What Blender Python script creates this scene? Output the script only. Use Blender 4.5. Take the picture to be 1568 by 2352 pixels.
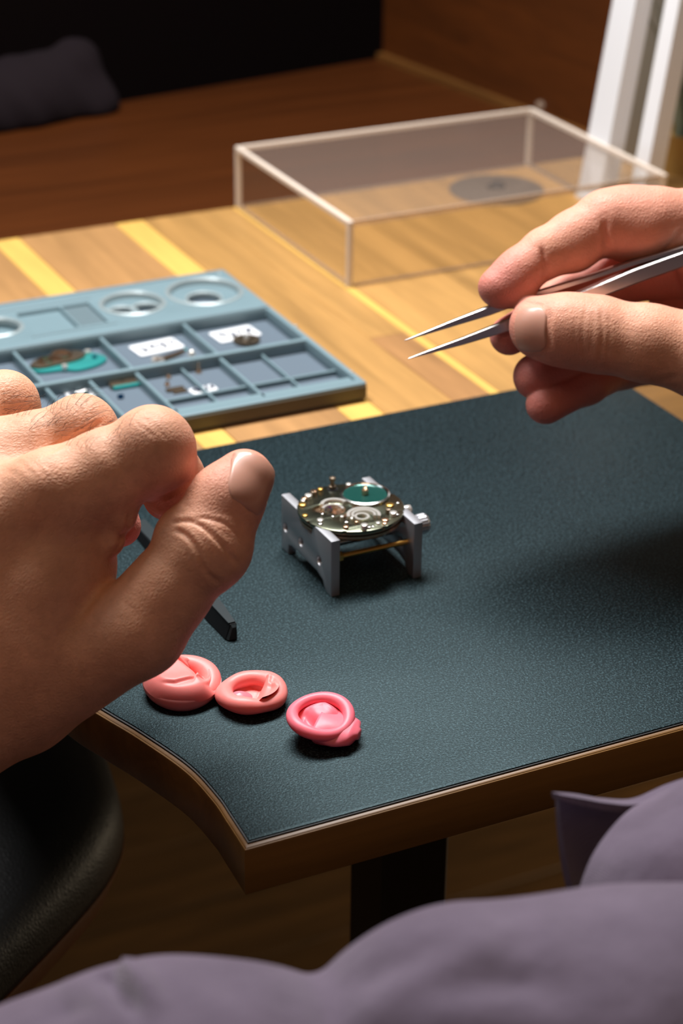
import bpy, bmesh, math, random
import numpy as np
from mathutils import Vector, Matrix
random.seed(4); rng = np.random.default_rng(4)
for o in list(bpy.data.objects): bpy.data.objects.remove(o, do_unlink=True)
SC = bpy.context.scene; COL = SC.collection
# ------------------------------------------------------------------ camera
F = 4900.; PITCH = 26.5; ROLL = .75; PSI = 26.6
_p = math.radians(PITCH); _a = math.radians(90 - PSI)
FW = np.array([math.cos(_a)*math.cos(_p), math.sin(_a)*math.cos(_p), -math.sin(_p)])
RT = np.array([math.sin(_a), -math.cos(_a), 0.]); UP = np.cross(RT, FW)
_c, _s = math.cos(math.radians(ROLL)), math.sin(math.radians(ROLL)); RT, UP = _c*RT + _s*UP, -_s*RT + _c*UP
CAM = np.array([-.1759, -.4009, .310])
cam = bpy.data.cameras.new('camera'); camo = bpy.data.objects.new('camera', cam); COL.objects.link(camo)
cam.sensor_fit = 'HORIZONTAL'; cam.sensor_width = 24; cam.lens = F/1568*24; cam.clip_start = .01
camo.matrix_world = Matrix(((RT[0], UP[0], -FW[0], CAM[0]), (RT[1], UP[1], -FW[1], CAM[1]), (RT[2], UP[2], -FW[2], CAM[2]), (0, 0, 0, 1)))
cam.dof.use_dof = True; cam.dof.focus_distance = .575; cam.dof.aperture_fstop = 15
SC.camera = camo
# ------------------------------------------------------------------ world, lights, exposure
SC.view_settings.view_transform = 'Standard'; SC.view_settings.look = 'None'
SC.view_settings.exposure = 0.0; SC.view_settings.gamma = 1; SC.view_settings.use_curve_mapping = False
w = bpy.data.worlds.new('world'); SC.world = w; w.use_nodes = True
w.node_tree.nodes['Background'].inputs[0].default_value = (1, .70, .48, 1); w.node_tree.nodes['Background'].inputs[1].default_value = .035
def area(name, loc, target, sx, sy, power, col):
    l = bpy.data.lights.new(name, 'AREA'); l.shape = 'RECTANGLE'; l.size = sx; l.size_y = sy; l.energy = power; l.color = col
    o = bpy.data.objects.new(name, l); COL.objects.link(o); o.location = loc
    o.rotation_euler = (Vector(target) - Vector(loc)).to_track_quat('-Z', 'Y').to_euler(); return o
area('bench_lamp', (.10, .33, .54), (.10, .14, 0), .45, .14, 7.9, (1, .985, .985))
area('cool_side_fill', (-.75, .55, .75), (.08, .1, 0), .5, .5, 1.2, (.78, .92, 1))  # added cool fill from the left, tints the mat; no real window
area('warm_overhead_fill', (-.3, -.6, 1.5), (0, .1, 0), .8, .8, 3.0, (1, .64, .38))  # added warm fill from overhead for the shaded sides
area('warm_floor_fill', (1.5, .35, -.15), (.5, .85, -.75), .3, .3, 5.5, (1, .80, .55))  # added unseen warm source, only there to lift the dark floor

# ------------------------------------------------------------------ helpers
def ray(x, y): return FW + RT*((x-784)/F) - UP*((y-1176)/F)
def P(x, y, z=0.): d = ray(x, y); return CAM + d*((z-CAM[2])/d[2])
def D(x, y, dep): return CAM + ray(x, y)*dep
def PY(x, y, Y): d = ray(x, y); return CAM + d*((Y-CAM[1])/d[1])
def tag(o, label=None, cat=None, group=None, kind=None):
    if label: o['label'] = label
    if cat: o['category'] = cat
    if group: o['group'] = group
    if kind: o['kind'] = kind
    return o
def empty(name, loc, label, cat, group=None):
    o = bpy.data.objects.new(name, None); COL.objects.link(o); o.location = Vector(loc); o.empty_display_size = .01
    return tag(o, label, cat, group)
def finish(me, name, mat, parent=None, smooth=30):
    if mat and not me.materials: me.materials.append(mat)
    if smooth:
        me.polygons.foreach_set('use_smooth', [True]*len(me.polygons))
        if smooth < 180: me.set_sharp_from_angle(angle=math.radians(smooth))
    o = bpy.data.objects.new(name, me); COL.objects.link(o)
    if parent:
        o.parent = parent
        off = Vector((0, 0, 0)); q = parent
        while q: off += q.location; q = q.parent
        o.data.transform(Matrix.Translation(-off))
    return o
def own(o):
    """put a top-level mesh's origin at the bottom middle of its own bounds"""
    c = np.array([v.co for v in o.data.vertices]); a = (c.min(0)+c.max(0))/2; a[2] = c[:, 2].min()
    o.data.transform(Matrix.Translation(-Vector(a))); o.location = Vector(a); return o
class MB:
    def __init__(s): s.bm = bmesh.new()
    def box(s, x0, x1, y0, y1, z0, z1, bev=0, seg=1, M=None):
        r = bmesh.ops.create_cube(s.bm, size=1)['verts']
        bmesh.ops.transform(s.bm, matrix=Matrix.Translation(((x0+x1)/2, (y0+y1)/2, (z0+z1)/2)) @ Matrix.Diagonal((x1-x0, y1-y0, z1-z0, 1)), verts=r)
        if bev:
            e = list({e for v in r for e in v.link_edges})
            n = bmesh.ops.bevel(s.bm, geom=e, offset=bev, segments=seg, affect='EDGES', profile=.5)
            r = list({v for f in n['faces'] for v in f.verts} | {v for v in r if v.is_valid})
        if M is not None: bmesh.ops.transform(s.bm, matrix=M, verts=[v for v in r if v.is_valid])
        return s
    def cyl(s, a, b, r0, r1=None, seg=24, bev=0):
        a, b = Vector(a), Vector(b); d = b-a
        v = bmesh.ops.create_cone(s.bm, cap_ends=True, segments=seg, radius1=r0, radius2=r0 if r1 is None else r1, depth=d.length)['verts']
        if bev:
            e = [e for e in {e for q in v for e in q.link_edges} if any(len(f.verts) > 4 for f in e.link_faces)]
            n = bmesh.ops.bevel(s.bm, geom=e, offset=bev, segments=2, affect='EDGES', profile=.5)
            v = list({q for f in n['faces'] for q in f.verts} | {q for q in v if q.is_valid})
        bmesh.ops.transform(s.bm, matrix=Matrix.Translation((a+b)/2) @ d.to_track_quat('Z', 'Y').to_matrix().to_4x4(), verts=v)
        return s
    def lathe(s, c, prof, seg=48, a0=0, a1=2*math.pi):
        full = abs(a1-a0-2*math.pi) < 1e-6; n = seg if full else seg+1
        rows = []
        for r, z in prof: rows.append([s.bm.verts.new((c[0]+r*math.cos(a0+(a1-a0)*i/seg), c[1]+r*math.sin(a0+(a1-a0)*i/seg), c[2]+z)) for i in range(n)])
        for A, B in zip(rows, rows[1:]):
            for i in range(seg): s.bm.faces.new((A[i], A[(i+1) % n], B[(i+1) % n], B[i]))
        if not full:
            for k in (0, -1): s.bm.faces.new([R[k] for R in rows])
        return s
    def sphere(s, c, r, sub=2, sc=(1, 1, 1)):
        v = bmesh.ops.create_icosphere(s.bm, subdivisions=sub, radius=1)['verts']
        bmesh.ops.transform(s.bm, matrix=Matrix.Translation(Vector(c)) @ Matrix.Diagonal((r*sc[0], r*sc[1], r*sc[2], 1)), verts=v); return s
    def tube(s, pts, rad, seg=8):
        pts = [Vector(p) for p in pts]; n = len(pts); rad = rad if hasattr(rad, '__len__') else [rad]*n; rows = []
        up = Vector((.13, .21, .97))
        for i, p in enumerate(pts):
            t = (pts[min(i+1, n-1)] - pts[max(i-1, 0)]).normalized(); a = t.cross(up).normalized(); b = t.cross(a)
            rows.append([s.bm.verts.new(p + (a*math.cos(k*2*math.pi/seg) + b*math.sin(k*2*math.pi/seg))*rad[i]) for k in range(seg)])
        for A, B in zip(rows, rows[1:]):
            for k in range(seg): s.bm.faces.new((A[k], A[(k+1) % seg], B[(k+1) % seg], B[k]))
        s.bm.faces.new(rows[0]); s.bm.faces.new(rows[-1]); return s
    def loft(s, rows, caps=True, cyc=True):
        R = [[s.bm.verts.new(p) for p in row] for row in rows]; n = len(R[0])
        for A, B in zip(R, R[1:]):
            for k in range(n if cyc else n-1): s.bm.faces.new((A[k], A[(k+1) % n], B[(k+1) % n], B[k]))
        if caps and cyc: s.bm.faces.new(R[0]); s.bm.faces.new(R[-1])
        return s
    def build(s, name, mat, parent=None, smooth=30, M=None):
        bmesh.ops.recalc_face_normals(s.bm, faces=s.bm.faces); me = bpy.data.meshes.new(name); s.bm.to_mesh(me); s.bm.free()
        if M is not None: me.transform(M)
        return finish(me, name, mat, parent, smooth)
def plate(name, outer, holes, z0, z1, mat, parent=None, bev=0, M=None, smooth=30):
    """flat plate with an outline and real holes"""
    cu = bpy.data.curves.new(name, 'CURVE'); cu.dimensions = '2D'; cu.fill_mode = 'BOTH'
    for pts in [outer] + list(holes):
        sp = cu.splines.new('POLY'); sp.points.add(len(pts)-1); sp.use_cyclic_u = True
        for q, p in zip(sp.points, pts): q.co = (p[0], p[1], 0, 1)
    cu.extrude = (z1-z0)/2 - bev; cu.bevel_depth = bev; cu.bevel_resolution = 1; cu.offset = -bev
    t = bpy.data.objects.new(name, cu); COL.objects.link(t); bpy.context.view_layer.update()
    me = bpy.data.meshes.new_from_object(t.evaluated_get(bpy.context.evaluated_depsgraph_get()))
    bpy.data.objects.remove(t); bpy.data.curves.remove(cu); me.materials.clear()
    me.transform(Matrix.Translation((0, 0, (z0+z1)/2)))
    bm = bmesh.new(); bm.from_mesh(me); bmesh.ops.remove_doubles(bm, verts=bm.verts, dist=1e-6); bmesh.ops.recalc_face_normals(bm, faces=bm.faces); bm.to_mesh(me); bm.free()
    if M is not None: me.transform(M)
    return finish(me, name, mat, parent, smooth)
def rect(x0, x1, y0, y1, r=0, n=4):
    if not r: return [(x0, y0), (x1, y0), (x1, y1), (x0, y1)]
    o = []
    for cx, cy, a in ((x1-r, y0+r, -90), (x1-r, y1-r, 0), (x0+r, y1-r, 90), (x0+r, y0+r, 180)):
        for i in range(n+1): t = math.radians(a+90*i/n); o.append((cx+r*math.cos(t), cy+r*math.sin(t)))
    return o
def circ(x, y, r, n=40): return [(x+r*math.cos(2*math.pi*i/n), y+r*math.sin(2*math.pi*i/n)) for i in range(n)]
def smoothpts(pts, n=6):
    """Catmull-Rom through points"""
    p = [np.array(q, float) for q in pts]; p = [2*p[0]-p[1]] + p + [2*p[-1]-p[-2]]; o = []
    for i in range(1, len(p)-2):
        for k in range(n):
            t = k/n; o.append(.5*((2*p[i]) + (p[i+1]-p[i-1])*t + (2*p[i-1]-5*p[i]+4*p[i+1]-p[i+2])*t*t + (3*p[i]-p[i-1]-3*p[i+1]+p[i+2])*t**3))
    o.append(p[-2]); return o

# ------------------------------------------------------------------ materials
class Mat:
    def __init__(s, name, col=(.5, .5, .5), rough=.5, metal=0, spec=.5, **kw):
        m = s.m = bpy.data.materials.new(name); m.use_nodes = True; s.nt = m.node_tree; s.b = s.nt.nodes['Principled BSDF']
        s.b.inputs['Base Color'].default_value = (*col, 1); s.b.inputs['Roughness'].default_value = rough
        s.b.inputs['Metallic'].default_value = metal; s.b.inputs['Specular IOR Level'].default_value = spec
        for k, v in kw.items(): s.b.inputs[k.replace('_', ' ')].default_value = v
        s.tc = None; s.lastbump = None
    def n(s, t, **kw):
        q = s.nt.nodes.new(t)
        for k, v in kw.items():
            if k in q.inputs: q.inputs[k].default_value = v
            else: setattr(q, k, v)
        return q
    def l(s, a, b): s.nt.links.new(a, b)
    def coord(s, scale=(1, 1, 1), rot=(0, 0, 0)):
        if not s.tc: s.tc = s.n('ShaderNodeTexCoord')
        mp = s.n('ShaderNodeMapping'); mp.inputs['Scale'].default_value = scale; mp.inputs['Rotation'].default_value = rot
        s.l(s.tc.outputs['Object'], mp.inputs[0]); return mp.outputs[0]
    def noise(s, scale, detail=4, sc=(1, 1, 1), rough=.55, dist=0):
        q = s.n('ShaderNodeTexNoise', Scale=scale, Detail=detail, Roughness=rough, Distortion=dist); s.l(s.coord(sc), q.inputs['Vector']); return q.outputs['Fac']
    def voro(s, scale, feature='DISTANCE_TO_EDGE', sc=(1, 1, 1)):
        q = s.n('ShaderNodeTexVoronoi', Scale=scale, feature=feature); s.l(s.coord(sc), q.inputs['Vector']); return q.outputs['Distance']
    def ramp(s, fac, stops):
        q = s.n('ShaderNodeValToRGB'); e = q.color_ramp.elements
        while len(e) < len(stops): e.new(.5)
        for k, (p, c) in zip(e, stops): k.position = p; k.color = (*c, 1) if len(c) == 3 else c
        s.l(fac, q.inputs[0]); return q.outputs[0]
    def mix(s, fac, a, b, mode='MIX'):
        q = s.n('ShaderNodeMix', data_type='RGBA', blend_type=mode)
        for i, v in ((0, fac), (6, a), (7, b)):
            if hasattr(v, 'links'): s.l(v, q.inputs[i])
            elif i == 0: q.inputs[0].default_value = v
            else: q.inputs[i].default_value = (*v, 1)
        return q.outputs[2]
    def color(s, c): s.l(c, s.b.inputs['Base Color']); return s
    def rough(s, c): s.l(c, s.b.inputs['Roughness']); return s
    def bump(s, h, strength=.3, dist=.0005):
        q = s.n('ShaderNodeBump', Strength=strength, Distance=dist); s.l(h, q.inputs['Height'])
        if s.lastbump: s.l(s.lastbump, q.inputs['Normal'])
        s.lastbump = q.outputs[0]; s.l(q.outputs[0], s.b.inputs['Normal']); return s
def scale_c(c, k): return tuple(min(1, x*k) for x in c)
def wood(name, col, rough=.45, axis=1, seed=0., contrast=1.):
    m = Mat(name, col, rough, spec=.35)
    sc = [70, 70, 70]; sc[axis] = 5
    f = m.noise(1., 5, tuple(sc), .6, .6); f2 = m.noise(3., 4, tuple(sc), .6, .2); f3 = m.noise(14, 2)
    c = m.ramp(f, [(.30, scale_c(col, 1-.38*contrast)), (.52, col), (.75, scale_c(col, 1+.22*contrast))])
    c = m.mix(m.ramp(f2, [(.35, (.62, .55, .5)), (.55, (1, 1, 1))]), scale_c(col, .75), c)
    c = m.mix(m.ramp(f3, [(.35, (0, 0, 0)), (.7, (.35, .35, .35))]), c, scale_c(col, .82))
    return m.color(c).bump(f2, .12, .0003).m
M = {}
M['tan'] = wood('wood_tan', (.43, .235, .075)); M['tan2'] = wood('wood_honey', (.455, .25, .08)); M['brown'] = wood('wood_brown', (.41, .22, .085))
M['yellow'] = wood('wood_yellow', (.72, .44, .11), contrast=.5); M['dark'] = wood('wood_dark', (.38, .195, .075))
M['edge'] = wood('wood_bench_edge', (.20, .10, .024), .42, 0)
M['lip'] = wood('wood_bench_lip', (.17, .082, .020), .4, 0)
M['shelf'] = wood('wood_dark_red_shelf', (.075, .020, .004), .38, 0); M['wall'] = wood('wood_dark_red_wall', (.085, .022, .003), .5, 1)  # dark wood, its tone also holding the recess's missing light
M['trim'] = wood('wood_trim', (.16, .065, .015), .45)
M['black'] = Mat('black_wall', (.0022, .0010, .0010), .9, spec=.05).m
m = Mat('floor_wood', (.05, .024, .008), .42, spec=.4); f = m.noise(1, 5, (6, 60, 60), .6, .4)
M['floor'] = m.color(m.ramp(f, [(.3, (.075, .040, .014)), (.55, (.13, .066, .022)), (.75, (.20, .098, .03))])).m
m = Mat('floor_wood_reddish', (.06, .03, .01), .42, spec=.4); f = m.noise(1, 5, (6, 60, 60), .6, .4)
M['floor2'] = m.color(m.ramp(f, [(.3, (.10, .05, .017)), (.55, (.20, .095, .027)), (.75, (.26, .125, .034))])).m
m = Mat('rubber_mat', (.016, .023, .027), .40, spec=.22); f = m.noise(2300, 1); f3 = m.noise(20, 3)
m.b.inputs['Specular Tint'].default_value = (.55, .92, 1, 1)
m.color(m.mix(m.ramp(m.noise(1600, 2, rough=.75), [(.50, (0, 0, 0)), (.66, (1, 1, 1))]), (.0025, .005, .006), (.046, .080, .094)))  # pale specks paint the pebble grain's sparkle into the colour
m.rough(m.ramp(f3, [(.3, (.40,)*3), (.7, (.47,)*3)])); m.bump(f, .40, .00018); M['mat'] = m.m
M['mat_edge'] = Mat('mat_edge', (.006, .006, .007), .6).m
m = Mat('tray_plastic', (.16, .24, .27), .42, spec=.55); m.bump(m.noise(900, 2), .1, .0002); M['tray'] = m.m
m = Mat('tray_side', (.10, .085, .06), .45, 0., spec=.35); M['trayside'] = m.m
M['trayfloor'] = Mat('tray_floor', (.11, .145, .18), .55, spec=.25).m
m = Mat('tray_inlay', (.12, .17, .19), .45); m.bump(m.noise(420, 3), .9, .0008); M['inlay'] = m.m
m = Mat('bead_blasted_aluminium', (.54, .55, .58), .38, .85); m.bump(m.noise(2500, 2), .25, .0001); M['alu'] = m.m
M['steel'] = Mat('polished_steel', (.78, .78, .76), .18, 1).m
M['chrome'] = Mat('bright_nickel', (.88, .86, .80), .22, .65).m
m = Mat('tweezer_steel', (.60, .59, .57), .30, 1); m.bump(m.noise(300, 2, (1, 12, 12)), .08, .0002); M['tweezer'] = m.m
M['tweezer_gold'] = Mat('worn_tweezer_edge', (.80, .62, .38), .3, 1).m
M['brass'] = Mat('brass', (.78, .48, .13), .28, 1).m; M['copper'] = Mat('rose_gilt', (.72, .46, .30), .25, 1).m
m = Mat('mainplate_dark_nickel', (.30, .32, .23), .23, 1); m.bump(m.noise(700, 2), .05, .0002); M['mainplate'] = m.m
M['teal_reflection'] = Mat('teal_reflection_disc', (.022, .145, .12), .25, .7).m; M['teal'] = Mat('teal_reflection_bridge', (.05, .42, .40), .3, .55).m  # teal colour stands in for a green reflection on the metal
M['blue'] = Mat('blue_screw', (.01, .06, .14), .3, .8).m; M['bronze'] = Mat('brown_plate', (.22, .17, .12), .3, .8).m
M['ruby'] = Mat('violet_jewel', (.10, .02, .12), .15, 0).m; M['hole'] = Mat('black_hole', (.004, .004, .004), .4).m
M['paper'] = Mat('white_paper', (.72, .74, .76), .7).m; M['ink'] = Mat('pen_ink', (.02, .03, .06), .6).m
m = Mat('pink_latex', (.97, .27, .245), .42, spec=.4, Subsurface_Weight=.35, Subsurface_Scale=.004); m.b.inputs['Subsurface Radius'].default_value = (1, .35, .3)
m.bump(m.noise(260, 3), .08, .0006); M['latex'] = m.m
m = Mat('pink_latex_deep', (.97, .19, .25), .42, spec=.4, Subsurface_Weight=.35, Subsurface_Scale=.004); m.b.inputs['Subsurface Radius'].default_value = (1, .3, .35); m.bump(m.noise(260, 3), .08, .0006); M['latex2'] = m.m
M['membrane'] = Mat('thin_mauve_latex', (.60, .22, .27), .35, Subsurface_Weight=.3, Subsurface_Scale=.003).m
M['tool'] = Mat('black_plastic', (.006, .007, .008), .45, spec=.2).m
M['tool2'] = Mat('grey_black_plastic', (.018, .026, .029), .45, spec=.3).m
m = Mat('black_leather', (.006, .006, .006), .5, spec=.22); m.bump(m.voro(620), .35, .0005).bump(m.noise(300, 3), .25, .0004); M['leather'] = m.m
M['ply'] = wood('seat_shell_wood', (.10, .035, .012), .4)
M['column'] = Mat('black_steel', (.004, .004, .0045), .45).m
M['white'] = Mat('white_paint', (.66, .67, .69), .5).m
M['greige'] = Mat('greige_panel', (.30, .27, .22), .7).m
M['leafgrey'] = Mat('grey_green_leaf', (.16, .18, .12), .6).m; M['leafdark'] = Mat('dark_green_leaf', (.03, .04, .025), .6).m
M['pot'] = Mat('ochre_pot', (.35, .20, .05), .6).m
m = Mat('mauve_mass_dark', (.013, .009, .011), .95, spec=.1); m.bump(m.noise(700, 2), .4, .0005); M['mass'] = m.m
m = Mat('mauve_cotton', (.135, .105, .135), .92, spec=.15, Sheen_Weight=.25)
q1 = m.n('ShaderNodeTexWave', Scale=900, Distortion=1.5, bands_direction='X'); m.l(m.coord(), q1.inputs['Vector'])
q2 = m.n('ShaderNodeTexWave', Scale=900, Distortion=1.5, bands_direction='Y'); m.l(m.coord(), q2.inputs['Vector'])
m.bump(q1.outputs['Fac'], .2, .0004).bump(q2.outputs['Fac'], .2, .0004).bump(m.noise(60, 4), .3, .003)
M['cotton'] = m.color(m.mix(m.ramp(m.noise(45, 4), [(.3, (0, 0, 0)), (.7, (1, 1, 1))]), (.112, .085, .125), (.162, .126, .178))).m
def clear(name, tint, diff=0., dcol=(.8, .7, .6), gloss=1.):
    m = Mat(name); nt = m.nt; nt.nodes.remove(m.b); out = nt.nodes['Material Output']
    tr = m.n('ShaderNodeBsdfTransparent'); tr.inputs[0].default_value = (*tint, 1)
    gl = m.n('ShaderNodeBsdfGlossy'); gl.inputs['Roughness'].default_value = .03
    fr = m.n('ShaderNodeFresnel', IOR=1.25); mx = m.n('ShaderNodeMixShader'); ge = m.n('ShaderNodeNewGeometry'); mm = m.n('ShaderNodeMath', operation='SUBTRACT'); mm.inputs[0].default_value = 1; m.l(ge.outputs['Backfacing'], mm.inputs[1]); mu = m.n('ShaderNodeMath', operation='MULTIPLY'); m.l(fr.outputs[0], mu.inputs[0]); m.l(mm.outputs[0], mu.inputs[1]); m.l(mu.outputs[0], mx.inputs[0]); m.l(tr.outputs[0], mx.inputs[1]); m.l(gl.outputs[0], mx.inputs[2])
    last = mx.outputs[0]
    if diff:
        df = m.n('ShaderNodeBsdfDiffuse'); df.inputs[0].default_value = (*dcol, 1); m2 = m.n('ShaderNodeMixShader'); m2.inputs[0].default_value = diff
        m.l(last, m2.inputs[1]); m.l(df.outputs[0], m2.inputs[2]); last = m2.outputs[0]
    m.l(last, out.inputs[0]); return m.m
M['acrylic'] = clear('clear_acrylic', (.985, .98, .97), .015); M['acrylic_top'] = clear('sheen_acrylic_top', (.97, .96, .95), .06, (.62, .52, .45))  # top panel's diffuse share paints in its reflected sheen
M['acrylic_edge'] = clear('acrylic_cut_edge', (.9, .85, .8), .78, (.78, .68, .58))
M['acrylic_edge2'] = clear('acrylic_lower_edge', (.93, .88, .82), .30, (.62, .48, .36))
M['smoke'] = Mat('dark_grey_disc', (.11, .085, .065), .4).m
# skin
def skin(name, base, red):
    m = Mat(name, base, .5, spec=.32, Subsurface_Weight=.22, Subsurface_Scale=.004); m.b.inputs['Subsurface Radius'].default_value = (1, .32, .16)
    at = m.n('ShaderNodeAttribute', attribute_name='redness')
    f = m.noise(55, 4, rough=.6); f2 = m.noise(350, 3)
    c = m.mix(m.ramp(f, [(.3, (0, 0, 0)), (.7, (1, 1, 1))]), scale_c(base, .86), scale_c(base, 1.12))
    c = m.mix(m.ramp(f2, [(.30, (.35,)*3), (.55, (0, 0, 0))]), c, scale_c(base, .7))
    c = m.mix(at.outputs['Fac'], c, red); m.color(c)
    m.rough(m.ramp(f2, [(.3, (.58,)*3), (.7, (.46,)*3)]))
    m.bump(m.voro(800, sc=(1, 1.6, 1)), .60, .0003).bump(m.voro(1600, sc=(1.5, 1, 1)), .35, .0002).bump(m.noise(1400, 3), .30, .00018).bump(m.noise(90, 5, (1, 1, 2.2)), .30, .0014)
    return m.m
M['skin'] = skin('skin', (.72, .375, .235), (.62, .21, .17))
m = Mat('fingernail', (.55, .28, .20), .42, spec=.4, Subsurface_Weight=.2, Subsurface_Scale=.002, Coat_Weight=.15); m.bump(m.noise(500, 2), .05, .0002); M['nail'] = m.m
M['nail_tip'] = Mat('nail_free_edge', (.66, .47, .38), .3, Subsurface_Weight=.2, Subsurface_Scale=.002).m
M['hair'] = Mat('dark_hair', (.012, .008, .006), .5).m

# ================================================================== large structure
FZ = -.75
floor = MB().box(-1.6, 2.2, -1.6, 2.4, FZ-.03, FZ-.002).build('floor', M['floor']); tag(floor, kind='structure')
me_cache = {}
for i in range(34):
    y0 = -1.3 + i*.085
    for k, x0 in enumerate((-1.45, -.25 + .37*((i*7) % 5)/5, 1.05)):
        x1 = (-.25 + .37*((i*7) % 5)/5, 1.05, 2.1)[k]
        MB().box(x0+.0006, x1-.0006, y0+.0006, y0+.0844, FZ-.006, FZ+random.uniform(-.0004, .0004), .001).build('floor_plank', M['floor2'] if (i*3+k*5) % 7 in (1, 4) else M['floor'], floor)
for o in [o for o in bpy.data.objects if o.name.startswith('floor_plank')]: pass
# recess behind the bench: dark red-brown shelf, right wall, black back wall
SZ = -.004
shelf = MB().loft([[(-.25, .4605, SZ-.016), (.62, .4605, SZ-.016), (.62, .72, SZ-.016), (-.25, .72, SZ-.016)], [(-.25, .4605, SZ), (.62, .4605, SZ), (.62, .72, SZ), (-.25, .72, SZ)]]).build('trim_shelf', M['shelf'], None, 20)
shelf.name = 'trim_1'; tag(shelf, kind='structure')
b0, b1 = P(270, 235, SZ), P(836, 140, SZ); bd = (b1-b0)/np.linalg.norm(b1-b0); bn = np.array([-bd[1], bd[0], 0])
q0 = b0 - bd*.42; q1_ = b1
def slab(name, a, b, n, th, z0, z1, mat):
    a, b, n = np.array(a), np.array(b), np.array(n)
    pts = [a, b, b+n*th, a+n*th]
    return MB().loft([[(p[0], p[1], z0) for p in pts], [(p[0], p[1], z1) for p in pts]]).build(name, mat)
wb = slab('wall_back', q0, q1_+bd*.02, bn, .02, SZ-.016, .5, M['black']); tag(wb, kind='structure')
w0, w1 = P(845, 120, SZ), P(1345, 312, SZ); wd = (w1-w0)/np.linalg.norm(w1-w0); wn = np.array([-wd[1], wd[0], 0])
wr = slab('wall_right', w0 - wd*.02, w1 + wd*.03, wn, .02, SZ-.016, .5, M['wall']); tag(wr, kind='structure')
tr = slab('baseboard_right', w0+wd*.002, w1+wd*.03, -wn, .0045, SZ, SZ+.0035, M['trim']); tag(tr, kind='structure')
r0 = PY(0, 14, .70); rl = MB().box(-.2, .30, .693, .70, r0[2]-.002, r0[2]+.006, .001).build('trim_2', Mat('dark_green_rail', (.02, .025, .018), .5).m); tag(rl, kind='structure')

# ================================================================== workbench
bench = empty('workbench', (.15, .2, FZ), 'wooden watchmaker bench of striped staves with a wavy left edge on a black column', 'workbench')
left = smoothpts([(-.0015, -.0015), (-.0007, .012), (-.0003, .0215), (-.0015, .0375), (-.0068, .0576), (-.0112, .0707), (-.0165, .088), (-.020, .115), (-.022, .150), (-.023, .2035)], 6)
TH = .0150
outline = [(.47, -.0015), (.47, .2035)] + [(p[0], p[1]) for p in left[::-1]]
plate('front_slab', outline, [], -TH, -.0009, M['edge'], bench, .0009)
lip = [(.47, -.0011), (.47, .2030)] + [(p[0]+.0004, p[1]+.0004) for p in left[::-1]]
plate('edge_lip', lip, [], -.0022, -.0007, M['lip'], bench, .0007)
TB = [(-.022, .0, 'tan2', 0), (.0, .041, 'tan2', 0), (.041, .082, 'brown', 0), (.082, .0945, 'yellow', 0), (.0945, .139, 'brown', 0), (.139, .1525, 'yellow', 0), (.1525, .1805, 'tan', 0),
      (.1805, .1962, 'tan2', 1), (.1962, .2002, 'yellow', 0), (.2002, .243, 'tan2', 0), (.243, .287, 'tan2', 2), (.287, .330, 'tan', 0), (.330, .374, 'tan2', 0), (.374, .420, 'tan', 0), (.420, .47, 'tan2', 0)]
for x0, x1, mt, sp in TB:
    segs = [(.204, .4575, mt)] if not sp else ([(.204, .288, 'dark'), (.288, .4575, mt)] if sp == 1 else [(.204, .330, 'tan'), (.330, .4575, mt)])
    for y0, y1, mm in segs:
        MB().box(x0+.00008, x1-.00008, y0+.0001, y1-.0001, -TH, -.0007+random.uniform(-.00005, .00005), .0004).build('stave', M[mm], bench)
# dark backing board seen past the staves' joints
col = MB(); cx, cy = .0812, .080
col.box(cx, cx+.0235, cy, cy+.0235, FZ+.012, -TH-.0005, .0012); col.build('column', M['column'], bench)
MB().box(cx-.06, cx+.30, cy-.02, cy+.26, -TH-.0046, -TH-.0002, .001).build('mounting_plate', M['column'], bench)
MB().box(cx-.005, cx+.27, cy-.04, cy+.25, FZ+.0006, FZ+.012, .003).build('foot_plate', M['column'], bench)

# ================================================================== mat
mo = [(.246, 0.0), (.246, .2195)] + [(p[0]+.0017, max(p[1]+.0008, .0003)) for p in left[::-1]]
mo[0] = (.246, .0003); mo = mo[:2] + [(-.0205, .2195)] + mo[2:]
matb = empty('bench_mat', (.11, .11, -.0006), 'dark teal-black pebbled rubber work mat covering the front of the bench', 'mat')
plate('mat_backing', mo, [], -.00065, -.0003, M['mat_edge'], matb)
mi = [(p[0]+(.0005 if p[0] < .2 else -.0004), p[1]+(.0005 if p[1] < .1 else -.0003)) for p in mo]
plate('mat_surface', mi, [], -.0004, 0., M['mat'], matb, .0001)
# ================================================================== parts tray
BZ = -.0007
tray = empty('parts_tray', (.06, .30, BZ), 'blue-grey compartment tray of watch parts on the bench behind the mat', 'tray')
TX0, TX1, TY0, TY1, TZ = -.0235, .1520, .2342, .3660, .0064
hol = [rect(TX0+.003, TX1-.0024, .2470-.0082, .2810, .0008), rect(TX0+.003, TX1-.0024, .2835, .3175, .0008)]
hol += [circ(.1345, .3445, .0142), circ(.1035, .3440, .0118), rect(.0585, .0760, .3300, .3530, .0005), rect(.0770, .0880, .3300, .3530, .0005), circ(.047, .3415, .0088)]
plate('tray_frame', rect(TX0, TX1, TY0, TY1, .0012), hol, .0012, TZ, M['tray'], tray, .0005)
MB().box(TX0+.0006, TX1-.0006, TY0+.0006, TY1-.0006, BZ, .0014, .0004).build('tray_floor', M['trayfloor'], tray)
MB().box(TX0+.0003, TX1-.0003, TY0-.00035, TY0+.0012, BZ+.0012, TZ-.0010, .0003).build('front_band', M['trayside'], tray)
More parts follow.
